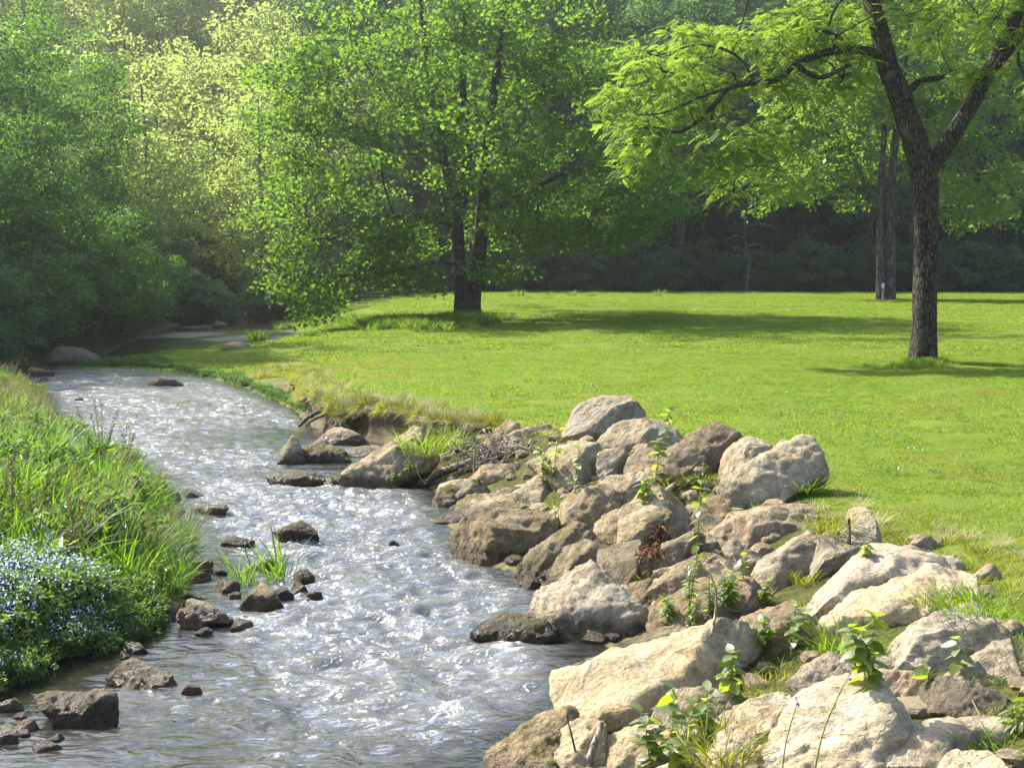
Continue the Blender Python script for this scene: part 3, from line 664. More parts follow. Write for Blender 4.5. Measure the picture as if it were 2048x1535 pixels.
STONES = [
 ([(555,924),(568,902),(585,871),(597,878),(611,924),(582,928)], 74, .7, (.75,.72,.55), .35, 'upright triangular rock standing alone in the stream'),
 ([(603,905),(613,892),(647,883),(691,898),(700,920),(671,926),(609,924)], 60, .7, (.62,.55,.4), .75, 'flat mossy rock right beside the upright triangular rock'),
 ([(534,955),(548,946),(589,940),(637,944),(652,963),(603,969),(551,967)], 55, .6, DARK, .2, 'flat dark rock awash left of the big leaning rock'),
 ([(647,964),(668,957),(688,957),(694,967),(654,970)], 50, .6, BROWN, .5, 'small flat stone between the flat dark rock and the leaning rock'),
 ([(366,997),(380,978),(410,984),(418,997)], 60, .7, BROWN, .5, 'brown mossy stone by the left bank, the farther of the pair in the stream'),
 ([(391,1024),(407,1004),(448,1011),(453,1023),(410,1029)], 55, .6, (.9,.7,.5), .1, 'tan flat stone by the left bank, the nearer of the pair in the stream'),
 ([(545,1064),(568,1045),(598,1047),(640,1071),(615,1082),(568,1086)], 58, .7, (.6,.5,.36), .4, 'rounded olive brown rock in mid stream behind the reed tuft'),
 ([(439,1082),(468,1072),(511,1083),(506,1092),(458,1094)], 50, .6, BROWN, .2, 'low brown stone left of the rounded olive brown rock'),
 ([(473,1203),(506,1171),(530,1165),(549,1181),(566,1220),(533,1228),(492,1216)], 58, .7, (.7,.58,.4), .3, 'layered brown rock in front of the reed tuft'),
 ([(354,1234),(362,1212),(403,1210),(429,1232),(421,1252),(376,1259)], 58, .7, (.95,.62,.52), .0, 'angular reddish rock at the corner of the left bank'),
 ([(369,1210),(400,1193),(427,1206),(464,1236),(451,1256),(427,1254)], 56, .6, GREY, .1, 'rounded grey rock behind the angular reddish rock'),
 ([(460,1258),(479,1234),(505,1243),(501,1257)], 55, .7, BROWN, .1, 'pointed brown stone right of the angular reddish rock'),
 ([(388,1265),(410,1251),(426,1260),(410,1271)], 55, .7, DARK, .0, 'small black stone at the foot of the angular reddish rock'),
 ([(306,1198),(328,1192),(361,1219),(344,1240),(321,1220)], 45, .6, GREY, .1, 'smooth grey slab half under the blue flowers'),
 ([(545,1190),(568,1172),(587,1191),(561,1199)], 55, .7, DARK, .0, 'dark stone right of the layered brown rock'),
 ([(576,1180),(598,1167),(616,1181),(588,1191)], 55, .7, BROWN, .0, 'round brown stone beyond the dark stone by the reed tuft'),
 ([(584,1150),(616,1141),(631,1154),(602,1167)], 52, .7, BROWN, .1, 'brown stone at the right foot of the reed tuft'),
 ([(614,1188),(629,1179),(643,1191),(620,1197)], 52, .7, RED, .0, 'outermost little red stone right of the layered brown rock'),
 ([(530,1232),(552,1226),(566,1232),(545,1240)], 48, .7, BROWN, .0, 'little stone awash in front of the layered brown rock'),
 ([(169,1297),(185,1279),(226,1279),(238,1290),(219,1304)], 56, .7, (.7,.55,.42), .0, 'rounded brown stone under the front of the blue flowers'),
 ([(243,1300),(253,1287),(280,1289),(300,1301),(267,1308)], 54, .7, DARK, .0, 'dark stone right of the rounded brown stone below the flowers'),
 ([(236,1314),(248,1305),(262,1311),(250,1319)], 50, .7, BROWN, .0, 'pebble between the two stones below the flowers and the long flat slab'),
 ([(210,1340),(219,1325),(253,1320),(294,1330),(342,1355),(371,1379),(342,1380),(291,1370),(239,1364)], 36, .5, (.85,.72,.52), .1, 'long flat slab slanting out of the near water'),
 ([(364,1386),(373,1371),(398,1368),(403,1388)], 60, .8, (.7,.5,.4), .0, 'small square stone at the tip of the long flat slab'),
 ([(53,1420),(68,1403),(171,1394),(209,1399),(248,1419),(219,1440),(185,1455),(144,1456),(68,1449)], 52, .6, (.52,.46,.40), .1, 'big smooth dark boulder in the near water at bottom left'),
 ([(-10,1419),(0,1400),(27,1394),(53,1417),(27,1424)], 45, .6, PALE, .0, 'pale flat stone at the left edge'),
 ([(25,1433),(44,1421),(53,1432),(38,1439)], 52, .7, RED, .0, 'reddish pebble beside the left end of the big smooth dark boulder'),
 ([(29,1447),(51,1433),(76,1455),(51,1464)], 52, .7, (.8,.66,.5), .0, 'smooth tan cobble in front of the reddish pebble'),
 ([(-14,1454),(14,1443),(36,1465),(29,1486),(-14,1491)], 55, .7, RED, .0, 'round maroon cobble cut by the left edge'),
 ([(22,1454),(41,1450),(60,1468),(38,1475)], 52, .7, PALE, .0, 'light speckled cobble right of the maroon cobble'),
 ([(63,1488),(72,1478),(127,1484),(118,1499),(79,1501)], 42, .6, RED, .0, 'flat red stone awash at bottom left'),
 ([(90,1479),(116,1466),(135,1475),(116,1483)], 46, .6, DARK, .0, 'dark low stone in front of the big smooth dark boulder'),
 ([(290,772),(301,756),(315,752),(342,760),(373,768),(342,772)], 62, .6, (.7,.6,.52), .0, 'long rock lying in the far bend of the stream'),
 ([(149,801),(157,793),(168,801)], 60, .7, BROWN, .0, 'lone small stone in the bend, left of the long rock'),
 ([(66,788),(79,775),(101,790)], 60, .7, DARK, .0, 'black pointed stone by the tan grass on the left shore'),
 ([(-12,750),(-5,733),(27,731),(53,746)], 60, .6, (.6,.5,.42), .0, 'low brown outcrop at the left edge in the bend'),
 ([(49,747),(68,734),(109,744),(96,753)], 60, .6, (.6,.42,.36), .0, 'reddish outcrop beside the brown outcrop in the bend'),
 ([(73,764),(89,752),(103,764)], 60, .7, DARK, .0, 'dark stone just in front of the reddish outcrop'),
 ([(60,727),(95,705),(130,697),(190,699),(226,716),(220,724),(150,731)], 62, .7, DARK, .2, 'dark humped bedrock under the overhanging left trees'),
 ([(380,1125),(403,1115),(431,1136),(410,1145)], 50, .7, (.85,.62,.42), .0, 'tan stone at the edge of the left grass, uppermost of a small heap'),
 ([(384,1145),(424,1146),(423,1162),(393,1160)], 48, .7, (.9,.72,.55), .0, 'low tan stone at the bottom of the small heap by the left grass'),
 ([(425,1138),(445,1130),(455,1142),(434,1150)], 52, .7, BROWN, .0, 'brown stone on the stream side of the small heap by the left grass'),
 ([(425,1174),(455,1163),(484,1181),(451,1187)], 46, .6, (.75,.6,.45), .1, 'flat brownish stone in the shallows left of the layered brown rock'),
 ([(449,1191),(479,1184),(484,1193),(458,1198)], 46, .6, RED, .0, 'flat reddish stone touching the layered brown rock'),
 ([(367,1184),(403,1182),(409,1195),(376,1199)], 46, .6, GREY, .0, 'grey stone at the grass edge behind the rounded grey rock'),
 ([(501,1126),(547,1115),(553,1130),(513,1136)], 50, .6, (.8,.66,.48), .2, 'pale brown stone among the reed stems'),
 ([(326,997),(342,983),(364,991),(356,1003)], 54, .7, (.8,.62,.45), .2, 'brown stone against the left grass level with the mossy pair'),
 ([(350,1028),(363,1017),(371,1020),(371,1030)], 54, .7, (.75,.6,.42), .1, 'little stone against the left grass beside the tan flat stone'),
 ([(776,1093),(785,1078),(798,1085),(800,1096)], 55, .7, DARK, .2, 'small black snag of rock splashing in mid stream'),
 ([(610,868),(640,856),(690,860),(740,880),(700,890),(640,884)], 40, .4, (.9,.75,.58), .0, 'gravelly flat stone under the eroded bank roots'),
 ([(690,905),(720,893),(765,889),(760,905),(715,915)], 32, .4, (.9,.8,.65), .0, 'flat sandy bar stone left of the big leaning rock'),
 ([(655,862),(672,846),(700,848),(712,864),(680,872)], 55, .6, (.85,.7,.55), .0, 'pale stone among the exposed roots'),
 ([(440,692),(470,684),(500,687),(490,697)], 50, .5, (.8,.7,.6), .0, 'pale flat stone below the lone shrub at the far shore'),
 ([(385,612),(420,604),(465,608),(458,618),(400,622)], 55, .5, (1.1,.95,.8), .0, 'sunny tan gravel hump far up the stream'),
 ([(425,651),(440,643),(458,650),(446,656)], 55, .6, (.7,.6,.5), .0, 'tiny far stone in the sparkling upper riffle'),
]
def hull_mesh(pts, name):
    bm = bmesh.new()
    for p in pts: bm.verts.new(p)
    r = bmesh.ops.convex_hull(bm, input=bm.verts[:])
    bmesh.ops.delete(bm, geom=list({g for g in r['geom_interior'] + r['geom_unused'] if isinstance(g, bmesh.types.BMVert)}), context='VERTS')
    me = bpy.data.meshes.new(name); bm.to_mesh(me); bm.free()
    return me

def pix(P):
    v = P - CAM; c, s = math.cos(PITCH), math.sin(PITCH)
    f = v[:, 1] * c - v[:, 2] * s; up = v[:, 1] * s + v[:, 2] * c
    return CX + FPX * v[:, 0] / f, CY - FPX * up / f

def build_rocks(table, name, group):
    r = np.random.default_rng(11)
    made = []
    for poly, tilt, thick, tone, moss, label in table:
        P = np.array(poly, float)
        k = np.argmax(P[:, 1])
        base = hit(*P[k])
        n_xy = -unit(np.array([base[0], base[1], 0.0]))
        t = math.radians(tilt * .80)
        nrm = unit(n_xy * math.sin(t) + np.array([0, 0, 1.0]) * math.cos(t) + np.array([-0.10, 0, 0]))
        rays = np.array([ray(*q) for q in P])
        s = ((base - CAM) @ nrm) / (rays @ nrm)
        W = CAM + rays * s[:, None]
        C = W.mean(0)
        size = float(np.sqrt(np.linalg.norm(np.cross(W - C, np.roll(W, -1, 0) - C), axis=1).sum() / 2))
        T = thick * size * .85
        m = len(W)
        # an off-centre ridge makes two unequal faces
        rp = C + (W[r.integers(m)] - C) * 0.3
        W = C + (W - C) * 1.18
        ring1 = rp + (W - rp) * r.uniform(0.50, 0.80, (m, 1)) + nrm * (T * r.uniform(0.12, 0.34, (m, 1)))
        ridge = np.array([rp + nrm * T * 0.42, C + nrm * T * 0.3])
        ring2 = C + (W - C) * 0.93 - nrm * (T * r.uniform(0.35, 0.6, (m, 1)))
        ring3 = C + (W - C) * 0.75 - nrm * T * 1.15
        pts = np.vstack([W, ring1, ridge, ring2, ring3])
        o3 = np.array([C[0], C[1], base[2]])
        me = hull_mesh(pts - o3, name)
        o = obj(name, me, None, None, o3)
        md = o.modifiers.new('remesh', 'REMESH'); md.mode = 'VOXEL'
        ext = np.linalg.norm(pts.max(0) - pts.min(0))
        pxs = np.linalg.norm(P.max(0) - P.min(0))
        md.voxel_size = float(ext / np.clip(pxs / 3.6, 16, 64))
        md.use_smooth_shade = True
        br = r.uniform(0.95, 1.28); gy_ = r.uniform(0, .45); lm = .3 * tone[0] + .6 * tone[1] + .1 * tone[2]; o.color = (*[(c * (1 - gy_) + lm * gy_) * br for c in tone], min(1, moss + r.uniform(0, .25)))
        tag(o, label, 'rock', group)
        made.append((o, size, T, nrm, P, base))
    dg = bpy.context.evaluated_depsgraph_get()
    for o, size, T, nrm, P, base in made:
        ev = o.evaluated_get(dg)
        me = bpy.data.meshes.new_from_object(ev)
        n = len(me.vertices)
        V = np.empty(n * 3); me.vertices.foreach_get('co', V); V = V.reshape(-1, 3)
        Nn = np.empty(n * 3); me.vertices.foreach_get('normal', Nn); Nn = Nn.reshape(-1, 3)
        seed = int(r.integers(1e6))
        sd = unit(nrm * 0.8 + rand_dirs(1, r)[0] * 0.7)
        sharp = any(w_ in o['label'] for w_ in ('pyramid', 'pointed', 'triangular', 'peaked', 'leaning', 'wedge'))
        for _ in range(9):
            mdir = unit(nrm * r.uniform(.2, 1.2) + rand_dirs(1, r)[0])
            pr = V @ mdir
            c_ = np.quantile(pr, 1.0) - r.uniform(.07, .22) * (.25 if sharp else 1) * (pr.max() - pr.min())
            V = V - np.clip(pr - c_, 0, None)[:, None] * mdir * .97
        q = V / size
        off = r.uniform(0, 50, 3)
        e1 = unit(np.cross(sd, [0.2, 0.5, 0.8])); e2 = np.cross(sd, e1)
        Q = np.stack([q @ e1 * 1.5, q @ e2 * 2.6, q @ sd * 7], -1) + off
        strata = fbm(Q, 4, seed, 0.55)
        lump = fbm(q * 2.3 + off, 4, seed + 5, 0.5)
        chip = 1 - 2.0 * np.abs(vnoise(q * 4.2 + off, seed + 9))
        sc_ = q @ sd * r.uniform(6, 11) + 0.9 * lump
        fr_ = sc_ - np.floor(sc_)
        stair = np.floor(sc_) + np.clip(fr_ * 2.2 - .6, 0, 1) - sc_
        disp = size * (0.022 * lump + 0.024 * strata + 0.034 * stair + 0.013 * fbm(q * 9 + off, 3, seed + 21) + 0.010 * (1 - 2 * np.abs(vnoise(q * np.array([14.0, 14, 20]) + off, seed + 23))) - 0.030 * np.clip(chip - 0.45, 0, 1))
        V = V + Nn * disp[:, None]
        o3 = np.array(o.location); Wv = V + o3
        qx, qy = pix(Wv)
        s1 = (P[:, 0].max() - P[:, 0].min()) / (qx.max() - qx.min()); s2 = (P[:, 1].max() - P[:, 1].min()) / max(4.0, P[:, 1].max() - qy.min())
        k_ = float(np.clip(.6 * s1 + .4 * s2, .85, 1.45)) * (1.10 if o.name.startswith('boulder') else 1.04)
        piv = base - o3; V = piv + (V - piv) * k_
        qx, qy = pix(V + o3)
        V[:, 0] += ((P[:, 0].max() + P[:, 0].min()) - (qx.max() + qx.min())) / 2 / FPX * base[1]
        me.vertices.foreach_set('co', V.ravel()); me.update()
        me.materials.clear(); me.materials.append(M_ROCK)
        old = o.data
        o.modifiers.clear(); o.data = me
        bpy.data.meshes.remove(old)
build_rocks(ROCKS, 'boulder', 'boulders of the rock bank')
build_rocks(STONES, 'stream_stone', 'stones in and beside the stream')

# broken rubble filling the gaps between the boulders
def rubble(n):
    r = np.random.default_rng(17); b = Buf()
    ico = bmesh.new(); bmesh.ops.create_icosphere(ico, subdivisions=2, radius=1.0)
    V0 = np.array([v.co[:] for v in ico.verts]); F0 = np.array([[v.index for v in f.verts] for f in ico.faces]); ico.free()
    X = r.uniform(-1.2, 3.4, n * 6); Y = r.uniform(5.5, 18.6, n * 6)
    z, d, ins, w, u, hl, lh = H(X, Y, True)
    m = ~ins & (w > .9) & (u < .9) & (u > .02) & (X > np.interp(Y, [0, 8, 16, 27], [-3, -1.8, -2.4, -6.3])); X, Y, z = X[m][:n], Y[m][:n], z[m][:n]
    for x, y, zz in zip(X, Y, z):
        s = r.uniform(.04, .11) * np.array([r.uniform(.8, 1.6), r.uniform(.8, 1.4), r.uniform(.5, .9)])
        V = V0 * (1 + .22 * fbm(V0 * 1.2 + r.uniform(0, 90, 3), 3, 3))[:, None]
        for _ in range(6):
            q = rand_dirs(1, r)[0]; p = V @ q; V = V - np.clip(p - .72, 0, None)[:, None] * q
        a = r.uniform(0, 6.28); c_, s_ = math.cos(a), math.sin(a)
        V = (V * s) @ np.array([[c_, s_, 0], [-s_, c_, 0], [0, 0, 1]])
        b.add(V + [x, y, zz + s[2] * .25], [F0])
    return b
o = obj('rubble', rubble(300).mesh('rubble', False), M_ROCK)
o.color = (.85, .78, .66, .15)
tag(o, 'small broken stones and earth filling the gaps of the rock bank', 'rubble', kind='stuff')
# ------------------------------------------------------------------ water
RIFFLES = [(820, 1130, 1.3, 1.0), (850, 1230, 1.2, 0.9), (680, 1010, 1.6, 0.75), (760, 1380, 1.3, 0.55), (330, 800, 5.0, 0.5), (480, 900, 3.0, 0.5), (950, 1330, .9, 0.6), (230, 760, 4.0, .5), (500, 650, 8, .9), (480, 668, 5, .6)]
wx = axis([(-40, -11, 3, 0.25), (-11, -6, 0.2, 0.05), (-6, 1.4, 0.042, 0.042), (1.4, 6, .5, 1)])
wy = axis([(-6, 5.5, 1, 0.06), (5.5, 14, 0.032, 0.045), (14, 26, 0.05, 0.09), (26, 45, 0.1, 0.3), (45, 165, 0.5, 6)])
WX, WY = np.meshgrid(wx, wy)
wd, wi, ww, wl = shore_info(WX, WY)
fl0 = np.stack([WX + .25 * WY, WY * .5, 0 * WX], -1).reshape(-1, 3)
rif = 0.40 + 0.48 * fbm(fl0 * .55, 3, 51).reshape(WX.shape)
for px, py, r, a in RIFFLES:
    c = wpt(px, py); rif = rif + a * np.exp(-((WX - c[0]) / r) ** 2 - ((WY - c[1]) / (r * 1.25)) ** 2)
calm = np.zeros(WX.shape)
for px, py, r in ((700, 930, 1.3), (330, 706, 4.0), (250, 712, 3.5), (60, 1390, 0.8), (1180, 1300, .5), (640, 870, 1.8)):
    c = wpt(px, py); calm = np.maximum(calm, np.exp(-((WX - c[0]) / r) ** 2 - ((WY - c[1]) / (r * 1.2)) ** 2))
rif = np.clip(rif * (1 - 0.9 * calm) * (.25 + .75 * sstep(.0, .55, wd)), 0.04, 1.2)
# water coordinates that follow the flow
fl = np.stack([0.62 * (WX + 0.25 * WY), WY * 1.05 - .2 * WX, 0 * WX], -1).reshape(-1, 3)
warp = np.stack([fbm(fl * 0.9, 2, 31), fbm(fl * 0.9, 2, 32), 0 * fl[:, 0]], -1)
n1 = 1 - np.abs(fbm(fl * 1.7 + 0.5 * warp, 3, 33)) * 1.6
n2 = 1 - np.abs(fbm(fl * np.array([6.5, 9.0, 1]) + 0.9 * warp, 3, 37)) * 1.5
n3 = fbm(fl * np.array([12.0, 15, 1]) + 1.2 * warp, 2, 41)
n1, n2, n3 = (a.reshape(WX.shape) for a in (n1, n2, n3))
fade = 1 - sstep(24, 50, WY)
WZ = ZW + rif * (0.040 * (n1 - 0.5) + 0.030 * (n2 - 0.5) * fade + 0.005 * n3 * fade)
foam_glint = 0.8 * np.clip((rif - 0.74) * 1.4, 0, 1) * np.clip(0.35 + 0.9 * (n2 - 0.35) + 0.5 * (n1 - .5), 0, 1.2) * (WY < 26)
# calm glides and riffles alternate up the stream
far = sstep(36, 46, WY)
pat = sstep(-.15, .45, fbm(np.stack([WX * .35, WY * .16, 0 * WX], -1).reshape(-1, 3), 3, 61).reshape(WX.shape) + .35 * np.exp(-((WY - 66) / 12) ** 2) - .5 * np.exp(-((WY - 47) / 5) ** 2))
rif = rif * (1 - far) + far * (.05 + 1.0 * pat)
# water breaking round the stones that stand in it
for poly, tl_, th_, tn_, ms_, lb_ in STONES + ROCKS:
    q_ = np.array(poly, float); k_ = q_[:, 1].argmax()
    c = wpt(q_[:, 0].mean(), q_[k_, 1]); rr = max(.06, (q_[:, 0].max() - q_[:, 0].min()) / FPX * c[1] * .55)
    if c[1] > 34 or c[1] < 6: continue
    e_ = np.exp(-(((WX - c[0]) / (rr * 1.25)) ** 2 + ((WY - c[1] + .04) / (rr * .7 + .05)) ** 2) ** 2)
    rif = rif + .22 * e_; foam_glint = foam_glint + .30 * e_ * (.3 + .7 * n2) * (rif > .35)
rif = np.clip(rif, .03, 1.3)
keep = wi | (wd < 0.5)
tag(obj('stream_water', gridmesh('stream_water', wx, wy, WZ, {'riffle': rif, 'foam_glint': foam_glint}, keep), M_WATER), 'shallow rippling stream winding between grassy banks', 'water', kind='structure')

# ------------------------------------------------------------------ leaves and trees
def tpl_leaf(w=0.32, fold=0.10):
    V = np.array([[0, 0, 0], [.45, w, fold], [1, 0, -.06], [.45, -w, fold]], float)
    return V, [np.array([[0, 2, 1], [0, 3, 2]])]

def tpl_maple():
    pts = [(0, 0), (.12, .42), (.42, .30), (.55, .55), (.68, .22), (1, 0), (.68, -.22), (.55, -.55), (.42, -.30), (.12, -.42)]
    V = np.array([[x, y, .10 * abs(y) - .05 * x] for x, y in pts])
    F = np.array([[0, 2, 1], [0, 4, 2], [2, 4, 3], [0, 5, 4], [0, 6, 5], [0, 8, 6], [6, 8, 7], [0, 9, 8]])
    return V, [F]

def tpl_pinnate(n=6, droop=0.35):
    V, F = [], []
    for i in range(n + 1):
        u = 0.18 + 0.75 * i / n
        z = -droop * u * u
        for s in ((-1, 1) if i < n else (0,)):
            k = len(V)
            L = 0.34 * (1 - 0.35 * abs(u - 0.55))
            if s: d = np.array([0.45, 0.89 * s, -0.25])
            else: d = np.array([1.0, 0, -0.6])
            d = d / np.linalg.norm(d); p = np.array([u, 0, z]); b = np.array([-d[1], d[0], 0]) * 0.075
            V += [p, p + d * L * .45 + b + [0, 0, .02], p + d * L, p + d * L * .45 - b + [0, 0, .02]]
            F += [[k, k + 2, k + 1], [k, k + 3, k + 2]]
    k = len(V)
    V += [[0, .008, 0], [0, -.008, 0], [.95, -.006, -droop * .9], [.95, .006, -droop * .9]]
    F += [[k, k + 1, k + 2], [k, k + 2, k + 3]]
    return np.array(V, float), [np.array(F)]

T_LEAF, T_MAPLE, T_PIN = tpl_leaf(), tpl_maple(), tpl_pinnate()

def scatter_leaves(buf, tpl, C, R, per, size, r, flat=0.45, up=0.7, droop=0.2, out=None, rim=0.0):
    """leaves in flattened clumps round the centres C (radius R each)"""
    n = len(C) * per
    idx = np.repeat(np.arange(len(C)), per)
    q = r.normal(size=(n, 3)); q = unit(q) * (r.random((n, 1)) ** 0.45)
    tiltx = r.normal(0, 0.25, len(C))[idx]; tilty = r.normal(0, 0.25, len(C))[idx]
    q[:, 2] = q[:, 2] * flat + tiltx * q[:, 0] + tilty * q[:, 1] - 0.22 * (q[:, 0] ** 2 + q[:, 1] ** 2)
    R = np.broadcast_to(np.asarray(R, float), (len(C),))
    pos = C[idx] + q * R[idx][:, None]
    nrm = unit(rand_dirs(n, r) * (1 - up) * 1.6 + np.array([0, 0, up]) )
    t = q * np.array([1, 1, .3]) + 0.7 * r.normal(size=(n, 3)); t[:, 2] -= droop * 2
    t = unit(t - (t * nrm).sum(1, keepdims=True) * nrm)
    sz = size * r.uniform(0.6, 1.25, n)
    rnd = np.clip(r.random(len(C))[idx] * 0.5 + r.random(n) * 0.5, 0, 1)
    buf.instances(tpl[0], tpl[1], pos, t, nrm, sz, rnd)

def grow(stems, C, r, tip=0.012, expo=0.46, up_pref=0.6, bend=0.12, k=5):
    """connect clump centres to the stems; returns a Buf of branches"""
    pos, par, cnt = [], [], []
    for S in stems:
        for p in S: pos.append(np.array(p, float)); par.append(-1)
    pos = list(pos)
    root = np.array(pos)
    order = np.argsort([np.min(np.linalg.norm(root - c, axis=1)) for c in C])
    chains = []
    A = np.zeros((len(pos) + len(C) * 5, 3)); A[:len(pos)] = root; n = len(pos)
    parent = np.full(len(A), -1); count = np.zeros(len(A))
    for ci in order:
        c = C[ci]
        dv = c - A[:n]
        dist = np.linalg.norm(dv, axis=1)
        cost = dist * (1 + up_pref * np.clip(-dv[:, 2] / (dist + 1e-6), 0, 1)) - 0.0
        j = int(np.argmin(cost))
        p0 = A[j].copy(); L = dist[j]
        m = 4 if L > 0.8 else 2
        ids = [j]
        side = r.normal(size=3) * bend * L
        side[2] = abs(side[2])
        for q in range(1, m + 1):
            u = q / m
            A[n] = p0 + (c - p0) * u + side * math.sin(math.pi * u)
            parent[n] = ids[-1]; ids.append(n); n += 1
        chains.append(ids)
    for i in range(n - 1, -1, -1):
        pass
    leafs = [ch[-1] for ch in chains]
    for e in leafs:
        i = e
        while i >= 0:
            count[i] += 1; i = parent[i]
    b = Buf()
    for ch in chains:
        P = A[ch]
        R = tip * np.maximum(count[ch], 1) ** expo
        R[0] = min(R[0], R[1] * 1.25)
        if R[0] < 0.006: continue
        b.tube(P, R, k if R[0] > 0.03 else 4, cap=False)
    return b

def ellipsoid_clumps(n, c, rad, r, shell=0.42, seed=0, low=None, carve=0.15):
    out = []
    while len(out) < n:
        q = unit(r.normal(size=3)) * (r.random() ** shell)
        s = 1 + 0.22 * vnoise(q[None] * 2.3 + 9, seed)[0]
        if vnoise(q[None] * 3.1 + 3, seed + 1)[0] < -0.55 + carve: continue
        p = c + q * rad * s
        if low is not None and p[2] < low: continue
        out.append(p)
    return np.array(out)

def stem_points(pts, n=10):
    pts = np.array(pts, float)
    t = np.linspace(0, len(pts) - 1, n); i = np.clip(t.astype(int), 0, len(pts) - 2); f = (t - i)[:, None]
    a = pts[np.clip(i - 1, 0, None)]; b = pts[i]; c = pts[i + 1]; d = pts[np.clip(i + 2, None, len(pts) - 1)]
    return 0.5 * (2 * b + (c - a) * f + (2 * a - 5 * b + 4 * c - d) * f * f + (3 * b - a - 3 * c + d) * f ** 3)

def gz(x, y): return float(H(np.array([x]), np.array([y]))[0])

def make_tree(name, label, cat, base, stems, C, clumpR, per, leaf, tpl, mleaf, mbark, r, group=None, flat=.45, up=.6, droop=.2, tip=.012, k=10, rough=.12, extra=None, expo=.46):
    """stems: list of (points, radii) in local coordinates"""
    t = thing(name, label, cat, base, 0, group)
    tb = Buf()
    sp = []
    for pts, rad in stems:
        n = max(6, len(pts) * 5)
        P = stem_points(pts, n); R = np.interp(np.linspace(0, 1, n), np.linspace(0, 1, len(rad)), rad)
        tb.tube(P, R, k, rough=rough, seed=int(r.integers(999)))
        sp.append(P[max(1, n // 5):])
    obj('trunk', tb.mesh('trunk', True), mbark, t)
    bb = grow(sp, C, r, tip, expo=expo)
    obj('branches', bb.mesh('branches', True), mbark, t)['kind'] = 'stuff'
    lb = Buf()
    scatter_leaves(lb, tpl, C, clumpR, per, leaf, r, flat, up, droop)
    if extra is not None: extra(lb)
    obj('crown', lb.mesh('crown'), mleaf, t)['kind'] = 'stuff'
    return t

# --- the walnut on the right of the lawn
WD = 30.0
wb = hit(1846, 722); WD = wb[1]
def wl(px, py, dd=0.0): return at(px, py, WD + dd) - wb
r = np.random.default_rng(21)
main = [wl(1846, 735), wl(1849, 660), wl(1851, 560), wl(1852, 450), wl(1851, 370), wl(1840, 315), wl(1815, 240), wl(1795, 180), wl(1775, 130, .1), wl(1762, 70, .2), wl(1742, 0, .3), wl(1715, -90, .4), wl(1690, -200, .3), wl(1680, -330, .2)]
pxm = WD / FPX
mrad = [31, 24, 23, 23, 27, 26, 24, 22, 20, 19, 17, 14, 10, 5]
right = [wl(1853, 350), wl(1872, 320), wl(1905, 272, -.1), wl(1945, 205, -.2), wl(1985, 130, -.3), wl(2035, 30, -.3), wl(2075, -80, -.2), wl(2110, -220)]
right2 = [wl(1975, 150, -.3), wl(2015, 105, -.5), wl(2052, 55, -.7), wl(2110, -30, -1), wl(2190, -110, -1.2)]
limb = [wl(1772, 120, .1), wl(1735, 102, -.2), wl(1690, 100, -.4), wl(1647, 106, -.5), wl(1590, 128, -.6), wl(1559, 158, -.6), wl(1510, 165, -.7), wl(1458, 176, -.8), wl(1431, 207, -.8), wl(1396, 242, -.8), wl(1357, 264, -.8), wl(1308, 255, -.8)]
limb2 = [wl(1590, 128, -.6), wl(1640, 155, -.8), wl(1700, 130, -.5)]
stub = [wl(1808, 200), wl(1822, 178), wl(1842, 162), wl(1868, 157), wl(1893, 152)]
back_l = [wl(1742, 0, .3), wl(1670, -60, 1.0), wl(1600, -120, 2.0), wl(1520, -160, 2.5)]
tw1 = [wl(1431, 207, -.8), wl(1424, 240, -.9), wl(1450, 285, -1), wl(1492, 335, -1)]
tw2 = [wl(1458, 176, -.8), wl(1400, 195, -1.2), wl(1330, 225, -1.4), wl(1270, 230, -1.5)]
tw3 = [wl(1510, 165, -.7), wl(1470, 110, -.4), wl(1400, 90, 0), wl(1320, 110, 0)]
stems = [(main, np.array(mrad) * pxm), (right, np.array([18, 17, 16, 15, 14, 11, 8, 4]) * pxm), (right2, np.array([11, 10, 9, 7, 4]) * pxm), (limb, np.array([9, 8.5, 8, 7.5, 7, 6.5, 6, 5.5, 5, 4, 3, 2]) * pxm),
         (stub, np.array([9, 8, 6, 6, 3]) * pxm), (back_l, np.array([9, 7, 5, 3]) * pxm), (tw1, np.array([3, 2.6, 2, 1.4]) * pxm), (tw2, np.array([3.2, 2.6, 2, 1.2]) * pxm), (tw3, np.array([3.5, 2.8, 2, 1.2]) * pxm), (limb2, np.array([5, 4.5, 4]) * pxm)]
def in_poly(p, poly):
    x, y = p; c = False
    for (ax, ay), (bx, by) in zip(poly, poly[1:] + poly[:1]):
        if (ay > y) != (by > y) and x < (bx - ax) * (y - ay) / (by - ay) + ax: c = not c
    return c
def poly_clumps(poly, n, depth, r, mid=0.0):
    xs = [p[0] for p in poly]; ys = [p[1] for p in poly]; out = []
    while len(out) < n:
        p = (r.uniform(min(xs), max(xs)), r.uniform(min(ys), max(ys)))
        if in_poly(p, poly): out.append(wl(p[0], p[1], mid + r.uniform(-depth, depth)))
    return out
CW = poly_clumps([(1225, 160), (1265, 100), (1340, 62), (1440, 30), (1560, 15), (1730, -20), (1740, 90), (1700, 180), (1640, 250), (1570, 240), (1470, 170), (1420, 220), (1330, 240), (1240, 300), (1225, 330), (1222, 250)], 135, 1.7, r, .5)
CW += poly_clumps([(1420, 215), (1560, 230), (1610, 320), (1570, 380), (1450, 390), (1380, 340), (1400, 270)], 34, 1.3, r, -.8)
CW += poly_clumps([(1235, 290), (1300, 270), (1360, 280), (1290, 330), (1240, 345)], 10, 1.0, r, -.8)
